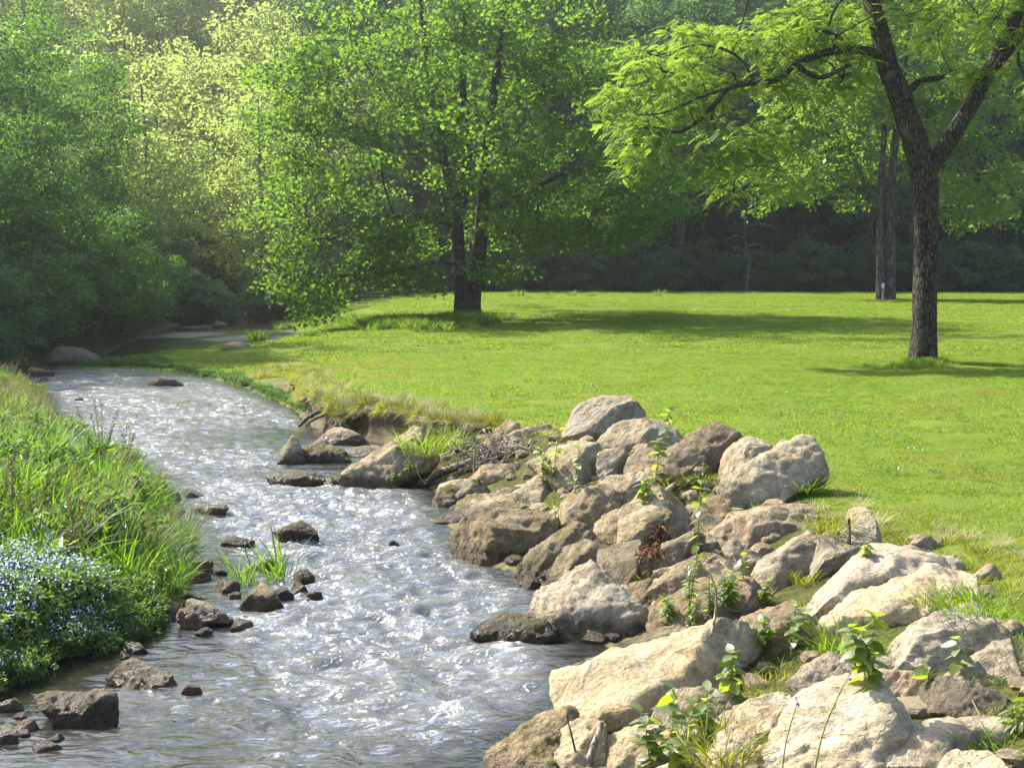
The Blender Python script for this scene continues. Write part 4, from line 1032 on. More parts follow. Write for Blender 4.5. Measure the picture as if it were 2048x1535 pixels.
CW += poly_clumps([(1800, -30), (1815, 70), (1870, 100), (1960, 110), (1990, 60), (2048, 150), (2060, 240), (2120, 200), (2160, -60)], 52, 1.8, r, -.3)
CW += poly_clumps([(1920, 130), (1960, 110), (1985, 160), (1955, 190)], 5, .5, r, -.5)
CW += poly_clumps([(1350, -60), (1450, -350), (1800, -480), (2200, -400), (2400, -150), (2250, 60), (2100, -60), (1800, -60)], 190, 3.5, r, .5)
CW += poly_clumps([(2060, 230), (2130, 160), (2350, 180), (2250, 300)], 25, 2.5, r, -.5)
make_tree('walnut_tree', 'dark trunked forked tree with bright feathery leaves standing on the lawn', 'tree', wb, stems, np.array(CW), .50, 25, .30, T_PIN, M_WALNUT, M_BARK, r, flat=.5, up=.75, droop=.15, tip=.007, k=28, rough=.09)

# --- the big maple in the middle
mb = hit(936, 634); MD = mb[1]
def ml(px, py, dd=0.0): return at(px, py, MD + dd) - mb
r = np.random.default_rng(31)
pxm = MD / FPX
st1 = [ml(927, 645), ml(925, 590), ml(918, 520), ml(914, 450), ml(905, 380), ml(880, 290), ml(862, 190), ml(850, 90), ml(835, -60), ml(830, -180)]
st2 = [ml(942, 645), ml(948, 590), ml(960, 500), ml(966, 420), ml(975, 320), ml(985, 210), ml(1000, 90), ml(1010, -50), ml(1015, -200)]
st3 = [ml(920, 440), ml(930, 370), ml(935, 280), ml(925, 170), ml(930, 60), ml(935, -120)]
st4 = [ml(966, 420), ml(1040, 395, .5), ml(1130, 345, 1), ml(1230, 320, 1.5)]
st5 = [ml(914, 455), ml(840, 430, -.5), ml(750, 440, -1), ml(660, 480, -1.5)]
st6 = [ml(916, 530), ml(870, 525, -.8), ml(800, 540, -1.5), ml(720, 560, -2)]
stems = [(st1, np.array([22, 15, 13.5, 13, 11, 9, 7, 6, 4, 2]) * pxm), (st2, np.array([22, 15, 13.5, 13, 11, 9, 7, 5, 3]) * pxm), (st3, np.array([9, 10, 9, 7, 5, 3]) * pxm),
         (st4, np.array([6, 5, 4, 2.5]) * pxm), (st5, np.array([6, 5, 4, 2.5]) * pxm), (st6, np.array([4, 3.5, 3, 2]) * pxm)]
mc = ml(940, 235)
CM = ellipsoid_clumps(310, mc, np.array([7.6, 7.2, 8.0]), r, .40, 3, low=1.3)
keepm = []
for c in CM:
    low = 2.6 + 0.10 * abs(c[0]) if c[0] > 0 else max(.7, 2.6 - 0.30 * abs(c[0] + 1))
    if abs(c[0]) < 2 and c[2] < 3.6 and c[1] < 3: continue
    if c[0] < -2.5 and c[2] < 4.5 and r.random() < .5: continue
    if c[2] > low: keepm.append(c)
CM = list(keepm)
for px, py, s in ((570, 560, 4), (600, 600, 3), (640, 560, 4), (700, 540, 5), (585, 480, 6), (565, 400, 6), (760, 520, 7), (830, 540, 5), (1010, 520, 4), (1200, 470, 8), (1290, 430, 8), (1330, 380, 6), (1100, 440, 6), (590, 330, 7), (595, 230, 7), (600, 130, 7), (1320, 250, 8), (1290, 120, 8), (640, 610, 2), (800, 470, 6)):
    for _ in range(s): CM.append(ml(px + r.normal(0, 28), py + r.normal(0, 22), r.uniform(-3.5, 2.5)))
CM = np.array(CM)
make_tree('maple_tree', 'big round maple with twin dark trunks in the middle of the picture', 'tree', mb, stems, CM, 1.15, 175, .16, T_MAPLE, M_MAPLE, M_BARK, r, flat=.38, up=.62, droop=.22, tip=.010, k=16, rough=.08)

# --- the grey double trunked tree behind the walnut
bb_ = hit(1768, 598); BD = bb_[1]
def bl(px, py, dd=0.0): return at(px, py, BD + dd) - bb_
r = np.random.default_rng(41)
pxm = BD / FPX
stems = [([bl(1762, 604), bl(1761, 520), bl(1760, 440), bl(1762, 360), bl(1768, 250), bl(1760, 120), bl(1750, -60)], np.array([11, 8, 7.5, 7, 6, 5, 3]) * pxm),
         ([bl(1780, 604), bl(1781, 520), bl(1782, 430), bl(1786, 330), bl(1800, 200), bl(1820, 60), bl(1830, -100)], np.array([12, 9, 8.5, 8, 7, 5, 3]) * pxm),
         ([bl(1755, 415), bl(1738, 385), bl(1722, 350), bl(1700, 300), bl(1660, 240)], np.array([6, 5, 4.5, 4, 2]) * pxm),
         ([bl(1786, 345), bl(1830, 330), bl(1900, 335), bl(1960, 350)], np.array([4, 3, 2.5, 1.5]) * pxm)]
CB = ellipsoid_clumps(260, bl(1790, 130), np.array([6.6, 6.0, 7.0]), r, .42, 5, low=5.0)
CB = [c for c in CB if c[2] > 6.2 - 0.12 * abs(c[0])]
for px, py, s in ((1480, 330, 6), (1520, 360, 5), (1600, 360, 6), (1650, 350, 7), (1690, 360, 5), (1930, 420, 7), (1980, 400, 7), (1900, 380, 7), (2010, 330, 7), (1560, 300, 6)):
    for _ in range(s): CB.append(bl(px + r.normal(0, 28), py + r.normal(0, 26), r.uniform(-3, 3)))
make_tree('lawn_edge_tree', 'grey double trunked tree behind the walnut at the far lawn edge', 'tree', bb_, stems, np.array(CB), 1.15, 110, .28, T_LEAF, M_BACK, M_BARKG, r, flat=.42, up=.6, tip=.013, k=12)

# --- a stock of crowns for the wood; each tree in it stays a tree of its own
def stock(seed, h, rad, n, per, leaf, mleaf, mbark, low=.18, cR=1.1, name='forest_tree', trunk=.22, needle=False):
    r = np.random.default_rng(seed)
    cz = h * (1 + low) / 2
    C = ellipsoid_clumps(n, np.array([0, 0, cz]), np.array([rad, rad, h * (1 - low) / 2]), r, .30, seed, low=max(.3, h * low * .8), carve=.30)
    pts = [np.array([0, 0, -.5]), np.array([r.normal(0, .15), r.normal(0, .15), h * .25]), np.array([r.normal(0, .4), r.normal(0, .4), h * .5]), np.array([r.normal(0, .5), r.normal(0, .5), h * .9])]
    t = make_tree(name, 'x', 'tree', (0, 0, 0), [(pts, [trunk * 1.25, trunk, trunk * .75, trunk * .2])], C, cR, per, leaf, T_LEAF, mleaf, mbark, r, flat=.30 if needle else .42, up=.6, droop=.35 if needle else .2, k=9)
    return t
ORD = 'first second third fourth fifth sixth seventh eighth ninth tenth eleventh twelfth thirteenth fourteenth fifteenth sixteenth'.split()
n_front = [0, 0]
used = set()
def place(proto, loc, rot, sc, label, group):
    if proto.name not in used:
        used.add(proto.name)
        proto.location = [float(c) for c in loc]; proto.rotation_euler = (0, 0, rot); proto.scale = (sc,) * 3
        proto['label'] = label; proto['group'] = group
        return proto
    return dup(proto, loc, rot, sc, label, group)
r = np.random.default_rng(51)
BT = [stock(61, 13, 4.6, 150, 170, .20, M_BANKTREE, M_BARK2, .12, 1.15, 'bank_tree', .2), stock(62, 17, 5.0, 160, 170, .22, M_BANKTREE, M_BARK2, .10, 1.25, 'bank_tree', .25)]
BS = [stock(63, 5.0, 2.7, 85, 150, .15, M_BANKTREE, M_BARK2, .02, .75, 'bank_shrub', .07), stock(64, 3.6, 2.4, 70, 150, .13, M_BANKTREE, M_BARK2, .02, .7, 'bank_shrub', .06)]
G = 'trees crowding the left bank'
for k, (x, y, sc, lab) in enumerate([(-17.6, 39.5, .72, 'near dark leafy tree at the left edge hanging over the stream'), (-18.2, 47, .72, 'tall dark tree second along the left bank'), (-19, 55, .85, 'dark tree third along the left bank, above the calm pool'),
                                     (-20.8, 64, .72, 'bluish green tree farthest along the left bank'), (-23, 44, .9, 'tall tree behind the near left bank tree, cut by the left edge'), (-24, 55, .75, 'tall tree rising behind the pool on the left'), (-21.5, 37, .8, 'dark tree cut off by the left edge of the picture')]):
    place(BT[k % 2], (x, y, gz(x, y) - .1), r.uniform(0, 6), sc, lab, G)
for k, (x, y, sc, lab) in enumerate([(-14.2, 37.6, .62, 'rounded small shrub at the left edge above the bend'), (-14.7, 42.5, .9, 'dark shrub spilling over the humped bedrock'), (-15.0, 47.5, .95, 'dense shrub leaning over the calm pool'),
                                     (-15.6, 53.0, 1.0, 'shrub trailing its branches into the pool'), (-16.7, 58.5, 1.0, 'pale leaved shrub at the head of the pool'), (-18.6, 66, 1.0, 'farthest shrub on the left bank by the upper riffle'), (-17.5, 43.5, 1.25, 'broad shrub filling the gap behind the humped bedrock'), (-17.8, 50.5, 1.3, 'broad shrub filling the gap behind the calm pool'), (-15.6, 56.2, .6, 'low shrub at the water beyond the calm pool'), (-16.9, 62.0, .8, 'low dark shrub halfway up the far left shore'), (-18.2, 70.5, .8, 'last low shrub of the left shore, by the gravel hump')]):
    place(BS[k % 2], (x, y, gz(x, y) - .15), r.uniform(0, 6), sc, lab, 'shrubs on the left bank')
ST = [stock(71, 18, 5.2, 150, 70, .34, M_SUNTREE, M_BARK2, .10, 1.35, 'hillside_tree', .25), stock(72, 20, 4.6, 140, 70, .34, M_SUNTREE, M_BARK2, .08, 1.4, 'hillside_tree', .25), stock(73, 15, 4.4, 125, 70, .32, M_SUNTREE, M_BARK2, .06, 1.3, 'hillside_tree', .2)]
k = 0
for x, y, sc in [(-21.5, 84, .8), (-15.5, 88, .75), (-26, 92, 1.0), (-19.5, 99, 1.0), (-12, 101, .9), (-30, 80, 1.0), (-24, 108, 1.1), (-16, 112, 1.1), (-33, 100, 1.15), (-38, 88, 1.2), (-8, 112, 1.0), (-29, 118, 1.2), (-20, 124, 1.15), (-38, 112, 1.2), (-34, 128, 1.2), (-25, 138, 1.2), (-14, 132, 1.1), (-44, 124, 1.2), (-29, 71, .8), (-36, 76, .9), (-44, 100, 1.2), (-48, 138, 1.3), (-40, 146, 1.3), (-32, 152, 1.3), (-24, 158, 1.3), (-52, 116, 1.3), (-17, 148, 1.2), (-40, 168, 1.3), (-30, 174, 1.3), (-50, 160, 1.3), (-29, 127, 1.2), (-34, 138, 1.2), (-27, 146, 1.2), (-36, 156, 1.2), (-30, 164, 1.2)]:
    place(ST[k % 3], (x, y, gz(x, y) - .2), r.uniform(0, 6), sc, 'hazy sunlit tree on the wooded slope up the stream, left of the maple', 'sunlit trees on the slope up the stream'); k += 1
FT = [stock(81, 19, 5.0, 190, 85, .32, M_FOREST, M_BARK2, .20, 1.4, 'forest_tree', .25), stock(82, 22, 4.8, 190, 85, .32, M_FOREST, M_BARK2, .27, 1.45, 'forest_tree', .28), stock(83, 24, 4.2, 230, 85, .26, M_HEM, M_BARK2, .04, 1.2, 'hemlock_tree', .25, True)]
k = 0
for x in np.arange(-13, 60, 5.4):
    for row, yy in enumerate((105.5, 113, 122, 133, 146, 160, 176)):
        xx = x + r.uniform(-1.8, 1.8) + 2.6 * (row % 2); y2 = yy + r.uniform(-2, 2)
        if xx > 0.40 * y2 + 6: continue
        p = FT[int(r.integers(3))] if row else FT[(k + 2) % 3]
        lab = ('shadowy tree in the front row of the wood beyond the lawn', 'front row of the wood beyond the lawn') if row == 0 else ('dim tree on the forest hillside above the lawn', 'trees on the forest hillside')
        if p is FT[2]: lab = ('dark drooping hemlock in the front row beyond the lawn', 'hemlocks in the front row') if row == 0 else ('dark hemlock on the forest hillside above the lawn', 'hemlocks on the forest hillside')
        if row == 0:
            h_ = int(p is FT[2]); lab = (('%s shadowy leafy tree from the left in the front row beyond the lawn', '%s dark drooping hemlock from the left in the front row beyond the lawn')[h_] % ORD[n_front[h_]], lab[1]); n_front[h_] += 1
        place(p, (xx, y2, gz(xx, y2) - .2), r.uniform(0, 6), r.uniform(.85, 1.15), *lab); k += 1
US = [stock(91, 4.2, 2.6, 80, 70, .30, M_FOREST, M_BARK2, .02, .85, 'understory_shrub', .06), stock(92, 6.0, 2.6, 80, 70, .32, M_FOREST, M_BARK2, .02, .9, 'understory_shrub', .07)]
k = 0
for x in np.arange(-11, 46, 2.7):
    y2 = 101.5 + 0.03 * (x - 20) + r.uniform(-.8, 1.5)
    place(US[k % 2], (x, y2, gz(x, y2) - .2), r.uniform(0, 6), r.uniform(.4, 1.0), 'dark shrub along the shaded foot of the wood', 'shrubs along the foot of the wood'); k += 1
for q_, (x, y) in enumerate([(-22.5, 76), (-20, 80), (-17, 78), (-15, 92), (-13.5, 80), (-10.5, 88)]):
    place(US[k % 2], (x, y, gz(x, y) - .2), r.uniform(0, 6), r.uniform(.6, 1.0), ORD[q_] + ' shrub from the left by the head of the stream', 'shrubs by the head of the stream'); k += 1

# dead snag in the wood
sx = hit(1492, 590)
sb = at(1490, 596, 99.5); sb[2] = gz(sb[0], sb[1])
r = np.random.default_rng(95)
dt = thing('dead_tree', 'pale dead snag with bare crooked branches before the dark wood', 'tree', sb)
b = Buf(); b.tube(stem_points([(0, 0, -.3), (.25, 0, 2), (-.1, 0, 4.2), (.35, 0, 6.8)], 16), np.linspace(.09, .025, 16), 9, rough=.1)
obj('trunk', b.mesh('trunk', True), M_DEAD, dt)
for z, ang, L in ((2.2, 2.9, 2.2), (3.0, .3, 1.8), (3.6, 2.7, 1.9), (4.4, .2, 2.3), (5.4, 3.2, 1.6), (6.0, .1, 1.9), (2.6, -.6, 1.6)):
    b = Buf(); d = np.array([math.cos(ang), -.4, .0])
    b.tube(stem_points([(0, 0, z), d * L * .4 + [0, 0, z + .25], d * L * .8 + [0, 0, z - .05], d * L + [0, 0, z - .45]], 10), np.linspace(.06, .015, 10), 6)
    obj('branch', b.mesh('branch', True), M_DEAD, dt)
# ------------------------------------------------------------------ grasses (stuff, instanced tufts)
def blades(buf, n, rad, h, w, lean, curve, r, square=False, tip_rnd=None, wide=.55):
    if square: base = np.stack([r.uniform(-rad, rad, n), r.uniform(-rad, rad, n)], -1)
    else:
        a = r.uniform(0, 2 * math.pi, n); q = rad * np.sqrt(r.random(n)); base = np.stack([q * np.cos(a), q * np.sin(a)], -1)
    yaw = r.uniform(0, 2 * math.pi, n)
    if not square: yaw = np.where(r.random(n) < .6, np.arctan2(base[:, 1], base[:, 0]) + r.normal(0, .6, n), yaw)
    d = np.stack([np.cos(yaw), np.sin(yaw), 0 * yaw], -1)
    sd = unit(np.stack([-np.sin(yaw), np.cos(yaw), 0 * yaw], -1) + .5 * r.normal(size=(n, 3)) * [1, 1, .2])
    hh = h * r.uniform(.45, 1.15, n); ln = lean * r.uniform(.2, 1.5, n); cv = curve * r.uniform(.2, 1.6, n); ww = w * r.uniform(.7, 1.3, n)
    b3 = np.concatenate([base, np.full((n, 1), -.02)], 1)
    V = []
    for s, k in ((0, wide), (.4, 1.0), (.75, .7), (1, 0)):
        c = b3 + d * (hh * (ln * s + cv * s * s))[:, None]
        c[:, 2] += hh * (s - .35 * cv * s * s)
        if k: V += [c - sd * (ww * k / 2)[:, None], c + sd * (ww * k / 2)[:, None]]
        else: V += [c]
    V = np.stack(V, 1)
    o = (np.arange(n) * 7)[:, None]
    F4 = np.concatenate([o + [0, 1, 3, 2], o + [2, 3, 5, 4]]); F3 = o + [4, 5, 6]
    buf.add(V.reshape(-1, 3), [F4, F3], np.repeat(r.random(n), 7))

def tuft_obj(name, me, mat):
    o = bpy.data.objects.new(name, me); me.materials.append(mat) if mat else None
    return o

def scatter(name, label, cat, tufts, P, idx, rot, scl, tilt=None):
    """one stuff object: instances of the tuft meshes on points"""
    P = np.asarray(P, float)
    coll = bpy.data.collections.new(name + '_tufts')
    for k, t in enumerate(tufts):
        t.name = '%s_tuft_%02d' % (name, k); coll.objects.link(t)
    me = bpy.data.meshes.new(name)
    me.vertices.add(len(P)); me.vertices.foreach_set('co', P.astype(np.float32).ravel())
    e = np.zeros((len(P), 3), np.float32); e[:, 2] = rot
    if tilt is not None: e[:, :2] = tilt
    a = me.attributes.new('rot', 'FLOAT_VECTOR', 'POINT'); a.data.foreach_set('vector', e.ravel())
    a = me.attributes.new('scl', 'FLOAT', 'POINT'); a.data.foreach_set('value', np.asarray(scl, np.float32))
    a = me.attributes.new('idx', 'INT', 'POINT'); a.data.foreach_set('value', np.asarray(idx, np.int32))
    o = obj(name, me)
    tag(o, label, cat, kind='stuff')
    ng = bpy.data.node_groups.new(name, 'GeometryNodeTree')
    ng.interface.new_socket('Geometry', in_out='INPUT', socket_type='NodeSocketGeometry')
    ng.interface.new_socket('Geometry', in_out='OUTPUT', socket_type='NodeSocketGeometry')
    gi = ng.nodes.new('NodeGroupInput'); go = ng.nodes.new('NodeGroupOutput')
    ci = ng.nodes.new('GeometryNodeCollectionInfo'); ci.inputs['Collection'].default_value = coll
    ci.inputs['Separate Children'].default_value = True; ci.inputs['Reset Children'].default_value = True
    ip = ng.nodes.new('GeometryNodeInstanceOnPoints'); ip.inputs['Pick Instance'].default_value = True
    def na(nm, t):
        q = ng.nodes.new('GeometryNodeInputNamedAttribute'); q.data_type = t; q.inputs['Name'].default_value = nm
        return [s for s in q.outputs if s.enabled and s.name == 'Attribute'][0]
    L = ng.links.new
    L(gi.outputs[0], ip.inputs['Points']); L(ci.outputs[0], ip.inputs['Instance'])
    L(na('idx', 'INT'), ip.inputs['Instance Index']); L(na('scl', 'FLOAT'), ip.inputs['Scale'])
    er = ng.nodes.new('FunctionNodeEulerToRotation'); L(na('rot', 'FLOAT_VECTOR'), er.inputs[0]); L(er.outputs[0], ip.inputs['Rotation'])
    L(ip.outputs[0], go.inputs[0])
    o.modifiers.new('tufts', 'NODES').node_group = ng
    return o

DIV_Y = [0, 8, 16, 27, 37, 45, 63, 83, 125]; DIV_X = [-3, -1.8, -2.4, -6.3, -12.3, -13, -13.3, -17.5, -28]
def right_side(x, y): return x > np.interp(y, DIV_Y, DIV_X)
def zones(x, y):
    z, d, ins, w, u, hill, lh = H(x, y, True)
    R = right_side(x, y)
    rip = R & (x > -2.5) & (y < 18.9) & (w > .8) & (u < .84)
    fr = (hill > 0) | (lh > .8)
    nor = z * 0
    return z, d, ins, w, u, R, rip, fr

r = np.random.default_rng(101)
def jgrid(x0, x1, y0, y1, s):
    X, Y = np.meshgrid(np.arange(x0, x1, s), np.arange(y0, y1, s))
    X = X.ravel() + r.uniform(-.5, .5, X.size) * s; Y = Y.ravel() + r.uniform(-.5, .5, Y.size) * s
    return X, Y
tuf, PP, II, SS = [], [], [], []
for k, (y0, y1, s, n, h, w) in enumerate([(4.5, 17, .30, 420, .042, .0050), (17, 38, .55, 620, .045, .009), (38, 104, 1.3, 900, .055, .022)]):
    for v in range(3):
        b = Buf(); blades(b, int(n * 1.3), s * .8, h, w, .55, .5, r, True)
        tuf.append(tuft_obj('t', b.mesh('lawn_tuft'), M_LAWN))
    X, Y = jgrid(-.36 * y1 - 3 if k else -3, .43 * y1 + 3, y0, y1, s)
    m = (X < .43 * Y + 3) & (X > -.42 * Y - 3); X, Y = X[m], Y[m]
    z, d, ins, ww, u, R, rip, fr = zones(X, Y)
    s_, wt = scarp(X, Y)
    m = R & ~ins & ~rip & ~fr & (d > .15) & ((wt < .1) | (s_ > .05)) & (((ww < 1.2) & (u > .75)) | ((ww >= 1.2) & (u > .10)))
    PP.append(np.stack([X, Y, z], -1)[m]); II.append(k * 3 + r.integers(0, 3, m.sum())); SS.append(r.uniform(.85, 1.1, m.sum()))
PP, II, SS = np.concatenate(PP), np.concatenate(II), np.concatenate(SS)
for n, s, h, w in ((420, .24, .05, .0045), (620, .44, .05, .008)):      # worn yellow turf
    b = Buf(); blades(b, n, s, h, w, .6, .6, r, True); tuf.append(tuft_obj('t', b.mesh('worn_tuft'), M_BANKGRASS))
b = Buf(); C = np.stack([r.uniform(-.1, .1, 12), r.uniform(-.1, .1, 12), r.uniform(.03, .06, 12)], -1)      # clover
scatter_leaves(b, tpl_leaf(.45), C, .03, 5, .022, r, flat=.4, up=.8)
me = b.mesh('clover'); tuf.append(tuft_obj('t', me, M_HERB))
b = Buf()
for _ in range(3):
    p = np.array([r.uniform(-.12, .12), r.uniform(-.12, .12), .055]); b.tube(np.stack([p - [0, 0, .01], p, p + [0, 0, .012]]), np.array([.004, .009, .004]), 6)
tuf.append(tuft_obj('t', b.mesh('clover_head'), M_POST))
d_, i_, w_, l_ = shore_info(PP[:, 0], PP[:, 1])
nz_ = fbm(PP * [1.1, 1.1, 0], 3, 77); nb = fbm(PP * [.22, .22, 0], 3, 78)
worn = (PP[:, 1] < 38) & (nz_ + np.clip(1.15 - (d_ - w_) / 1.2, -.3, 1.0) > .80) | (PP[:, 1] < 38) & (nz_ > .62) & (nb > .0)
II = np.where(worn, np.where(II < 3, 9, 10), II)
sel = (PP[:, 1] < 30) & (r.random(len(PP)) < .10) & (nb > -.15)
P2 = PP[sel] + r.uniform(-.15, .15, (sel.sum(), 3)) * [1, 1, 0]
sel3 = r.random(len(P2)) < .45
P3 = P2[sel3]
PP = np.concatenate([PP, P2, P3]); II = np.concatenate([II, np.full(len(P2), 11), np.full(len(P3), 12)]); SS = np.concatenate([SS, r.uniform(.8, 1.3, len(P2)), r.uniform(.7, 1.1, len(P3))])
scatter('lawn_grass', 'short bright green mown grass of the lawn', 'grass', tuf, PP, II, r.uniform(0, 6.28, len(PP)), SS)

# longer grass along the lip of the bank, the rock bank's edge and the low point of land
tb = []
for v in range(4):
    b = Buf(); blades(b, 90, .10, .17 + .03 * v, .007, .5, .8, r); tb.append(tuft_obj('t', b.mesh('bank_tuft'), M_BANKGRASS if v < 3 else M_STRAW))
X, Y = jgrid(-15, 4, 5, 62, .16)
m = (Y < 34) | (r.random(len(X)) < .25); X, Y = X[m], Y[m]
z, d, ins, ww, u, R, rip, fr = zones(X, Y)
s_, wt = scarp(X, Y)
lip = R & ~ins & (wt > .1) & (s_ > .05) & (s_ < .55) & (r.random(len(X)) < .35)
slope_g = R & ~ins & (X > -6.5) & (wt < .05) & (ww >= 1.4) & (Y > 20) & (u > .04) & (u < .55) & (r.random(len(X)) < .5)
ripedge = R & ~ins & (wt < .05) & (ww > 1.5) & (Y < 18.6) & (u > .80) & (d < ww * 1.12) & (r.random(len(X)) < .16)
gaps = R & ~ins & rip & (u > .3) & (r.random(len(X)) < .025)
m = lip | slope_g | ripedge | gaps
P = np.stack([X, Y, z], -1)[m]
tl = np.zeros((len(P), 2)); tl[:, 1] = -.25 * lip[m]; tl[:, 0] = .2 * lip[m]
idx = np.where((r.random(len(P)) < np.where(ripedge[m], .4, .12)) & ~lip[m], 3, r.integers(0, 3, len(P)))
e = scatter('bank_grass', 'shaggy yellow green grass fringing the stream bank and rocks', 'grass', tb, P, idx, r.uniform(-.6, .6, len(P)) * 1.0, np.where(Y[m] > 34, 1.2, 1.0) * np.where(lip[m], .75, np.where(ripedge[m], .5, .8)) * r.uniform(.7, 1.3, len(P)), tl)

# grass hanging over the earth face
tb = []
for v in range(3):
    b = Buf(); blades(b, 80, .09, .20, .007, .5, .9, r); tb.append(tuft_obj('t', b.mesh('lip_tuft'), M_BANKGRASS))
k_ = r.integers(0, 150, 620); o_ = r.uniform(-.25, .24, 620)
P = EV[1][k_].copy(); P[:, :2] = EP[k_] + EO[k_] * (o_ + .10 * EN[k_] * (o_ > 0))[:, None]; P[:, 2] = etop[k_] - .03
yw = np.arctan2(EO[k_, 1], EO[k_, 0]) + r.normal(0, .4, 620)
tl = np.stack([0 * yw, np.clip((o_ + .3) * 2.0, .1, 1.25)], -1)
sel = r.random(620) < .85
scatter('overhanging_grass', 'grass drooping over the brown earth face of the bank', 'grass', tb, P[sel], r.integers(0, 3, sel.sum()), yw[sel], r.uniform(.45, .9, sel.sum()), tl[sel])

# uncut grass round the two lawn trees and below the maple
tb = []
for v in range(3):
    b = Buf(); blades(b, 70, .16, .34, .016, .35, .4, r); tb.append(tuft_obj('t', b.mesh('uncut_tuft'), M_TALL if v else M_LAWN))
P = []
for px, py, sx, sy, n in ((1846, 728, 22, 4, 34), (1800, 733, 30, 4, 12), (935, 640, 30, 3, 30), (760, 652, 80, 5, 170), (850, 650, 50, 4, 80), (700, 650, 40, 5, 60), (1100, 592, 150, .5, 8)):
    for _ in range(n):
        q = hit(px + r.normal(0, sx), py + r.normal(0, sy)); P.append(q)
P = np.array(P)
scatter('uncut_grass', 'taller uncut grass around the feet of the lawn trees', 'grass', tb, P, r.integers(0, 3, len(P)), r.uniform(0, 6.28, len(P)), np.where(P[:, 1] < 36, .55, 1.25) * r.uniform(.7, 1.2, len(P)))

# the tall meadow on the near left bank
def px_of(P):
    v = P - CAM; c, s = math.cos(PITCH), math.sin(PITCH)
    f = v[:, 1] * c - v[:, 2] * s; up = v[:, 1] * s + v[:, 2] * c
    return CX + FPX * v[:, 0] / f, CY - FPX * up / f
tb = []
for v in range(3):      # 0-2 green arching
    b = Buf(); blades(b, 46, .07, .46, .010, .16, .5, r); tb.append(tuft_obj('t', b.mesh('tall_tuft'), M_TALL))
for v in range(2):      # 3-4 broad reed blades
    b = Buf(); blades(b, 20, .06, .5, .022, .2, .65, r, wide=.8); tb.append(tuft_obj('t', b.mesh('reed_tuft'), M_TALL))
for v in range(2):      # 5-6 fine bluish
    b = Buf(); blades(b, 80, .09, .46, .005, .28, .7, r); tb.append(tuft_obj('t', b.mesh('fine_tuft'), M_BLUEGRASS))
for v in range(2):      # 7-8 straw with seed heads
    b = Buf(); blades(b, 34, .09, .60, .004, .18, .45, r, wide=1)
    n = 16; a = r.uniform(0, 6.28, n)
    for q in range(n):
        p = np.array([math.cos(a[q]) * .14, math.sin(a[q]) * .14, .58 + r.uniform(-.08, .12)])
        b.tube(np.stack([p * [0.1, 0.1, 0], p * [.55, .55, .6], p, p + [p[0] * .4, p[1] * .4, .10]]), np.array([.0015, .0015, .006, .001]), 4, rnd=.6)
    tb.append(tuft_obj('t', b.mesh('seed_tuft'), M_STRAW))
for v in range(3):      # 9-11 leafy herbs
    b = Buf(); C = np.stack([r.normal(0, .07, 26), r.normal(0, .07, 26), r.uniform(.05, .42, 26)], -1); scatter_leaves(b, tpl_leaf(.17), C, .06, 7, .10, r, flat=.8, up=.4, droop=.35)
    tb.append(tuft_obj('t', b.mesh('leafy_tuft'), M_HERB))
X, Y = jgrid(-17, -1.2, 7.0, 40, .15)
z, d, ins, ww, u, R, rip, fr = zones(X, Y)
m = ~R & ~ins & (d > .12) & (X > -.44 * Y - 1.2)
m &= (Y < 22) | (r.random(len(X)) < .55)
P = np.stack([X, Y, z], -1)[m]; d = d[m]
u_, v_ = px_of(P)
# zones of the meadow, by distance and noise
nz = vnoise(P * 0.9, 8)
idx = r.integers(0, 3, len(P))
idx = np.where((nz > .05) & (P[:, 1] < 16) & (d > .45), r.integers(3, 5, len(P)), idx)
idx = np.where((nz < -.35) | ((d < .5) & (r.random(len(P)) < .3)), r.integers(5, 7, len(P)), idx)
straw = (P[:, 1] > 22) & (r.random(len(P)) < .3) | (r.random(len(P)) < .03)
idx = np.where(straw, r.integers(7, 9, len(P)), idx)
idx = np.where((r.random(len(P)) < .13) & ~straw, r.integers(9, 12, len(P)), idx)
sc = np.where(straw, .78, 1.0) * r.uniform(.5, 1.2, len(P)) * np.clip(.55 + d * .7, .5, 1.15) * np.where(P[:, 1] < 10.8, .62, 1.0)
FM = (P[:, 1] < 11.6) & (d < 1.25) & (P[:, 1] < 10.35 + .35 * (P[:, 0] + 3))      # forget-me-nots take the front
keepm = ~FM | (r.random(len(P)) < .12)
scatter('tall_grass', 'tall meadow grass on the near left bank', 'grass', tb, P[keepm], idx[keepm], r.uniform(0, 6.28, keepm.sum()), sc[keepm], r.normal(0, .2, (keepm.sum(), 2)))

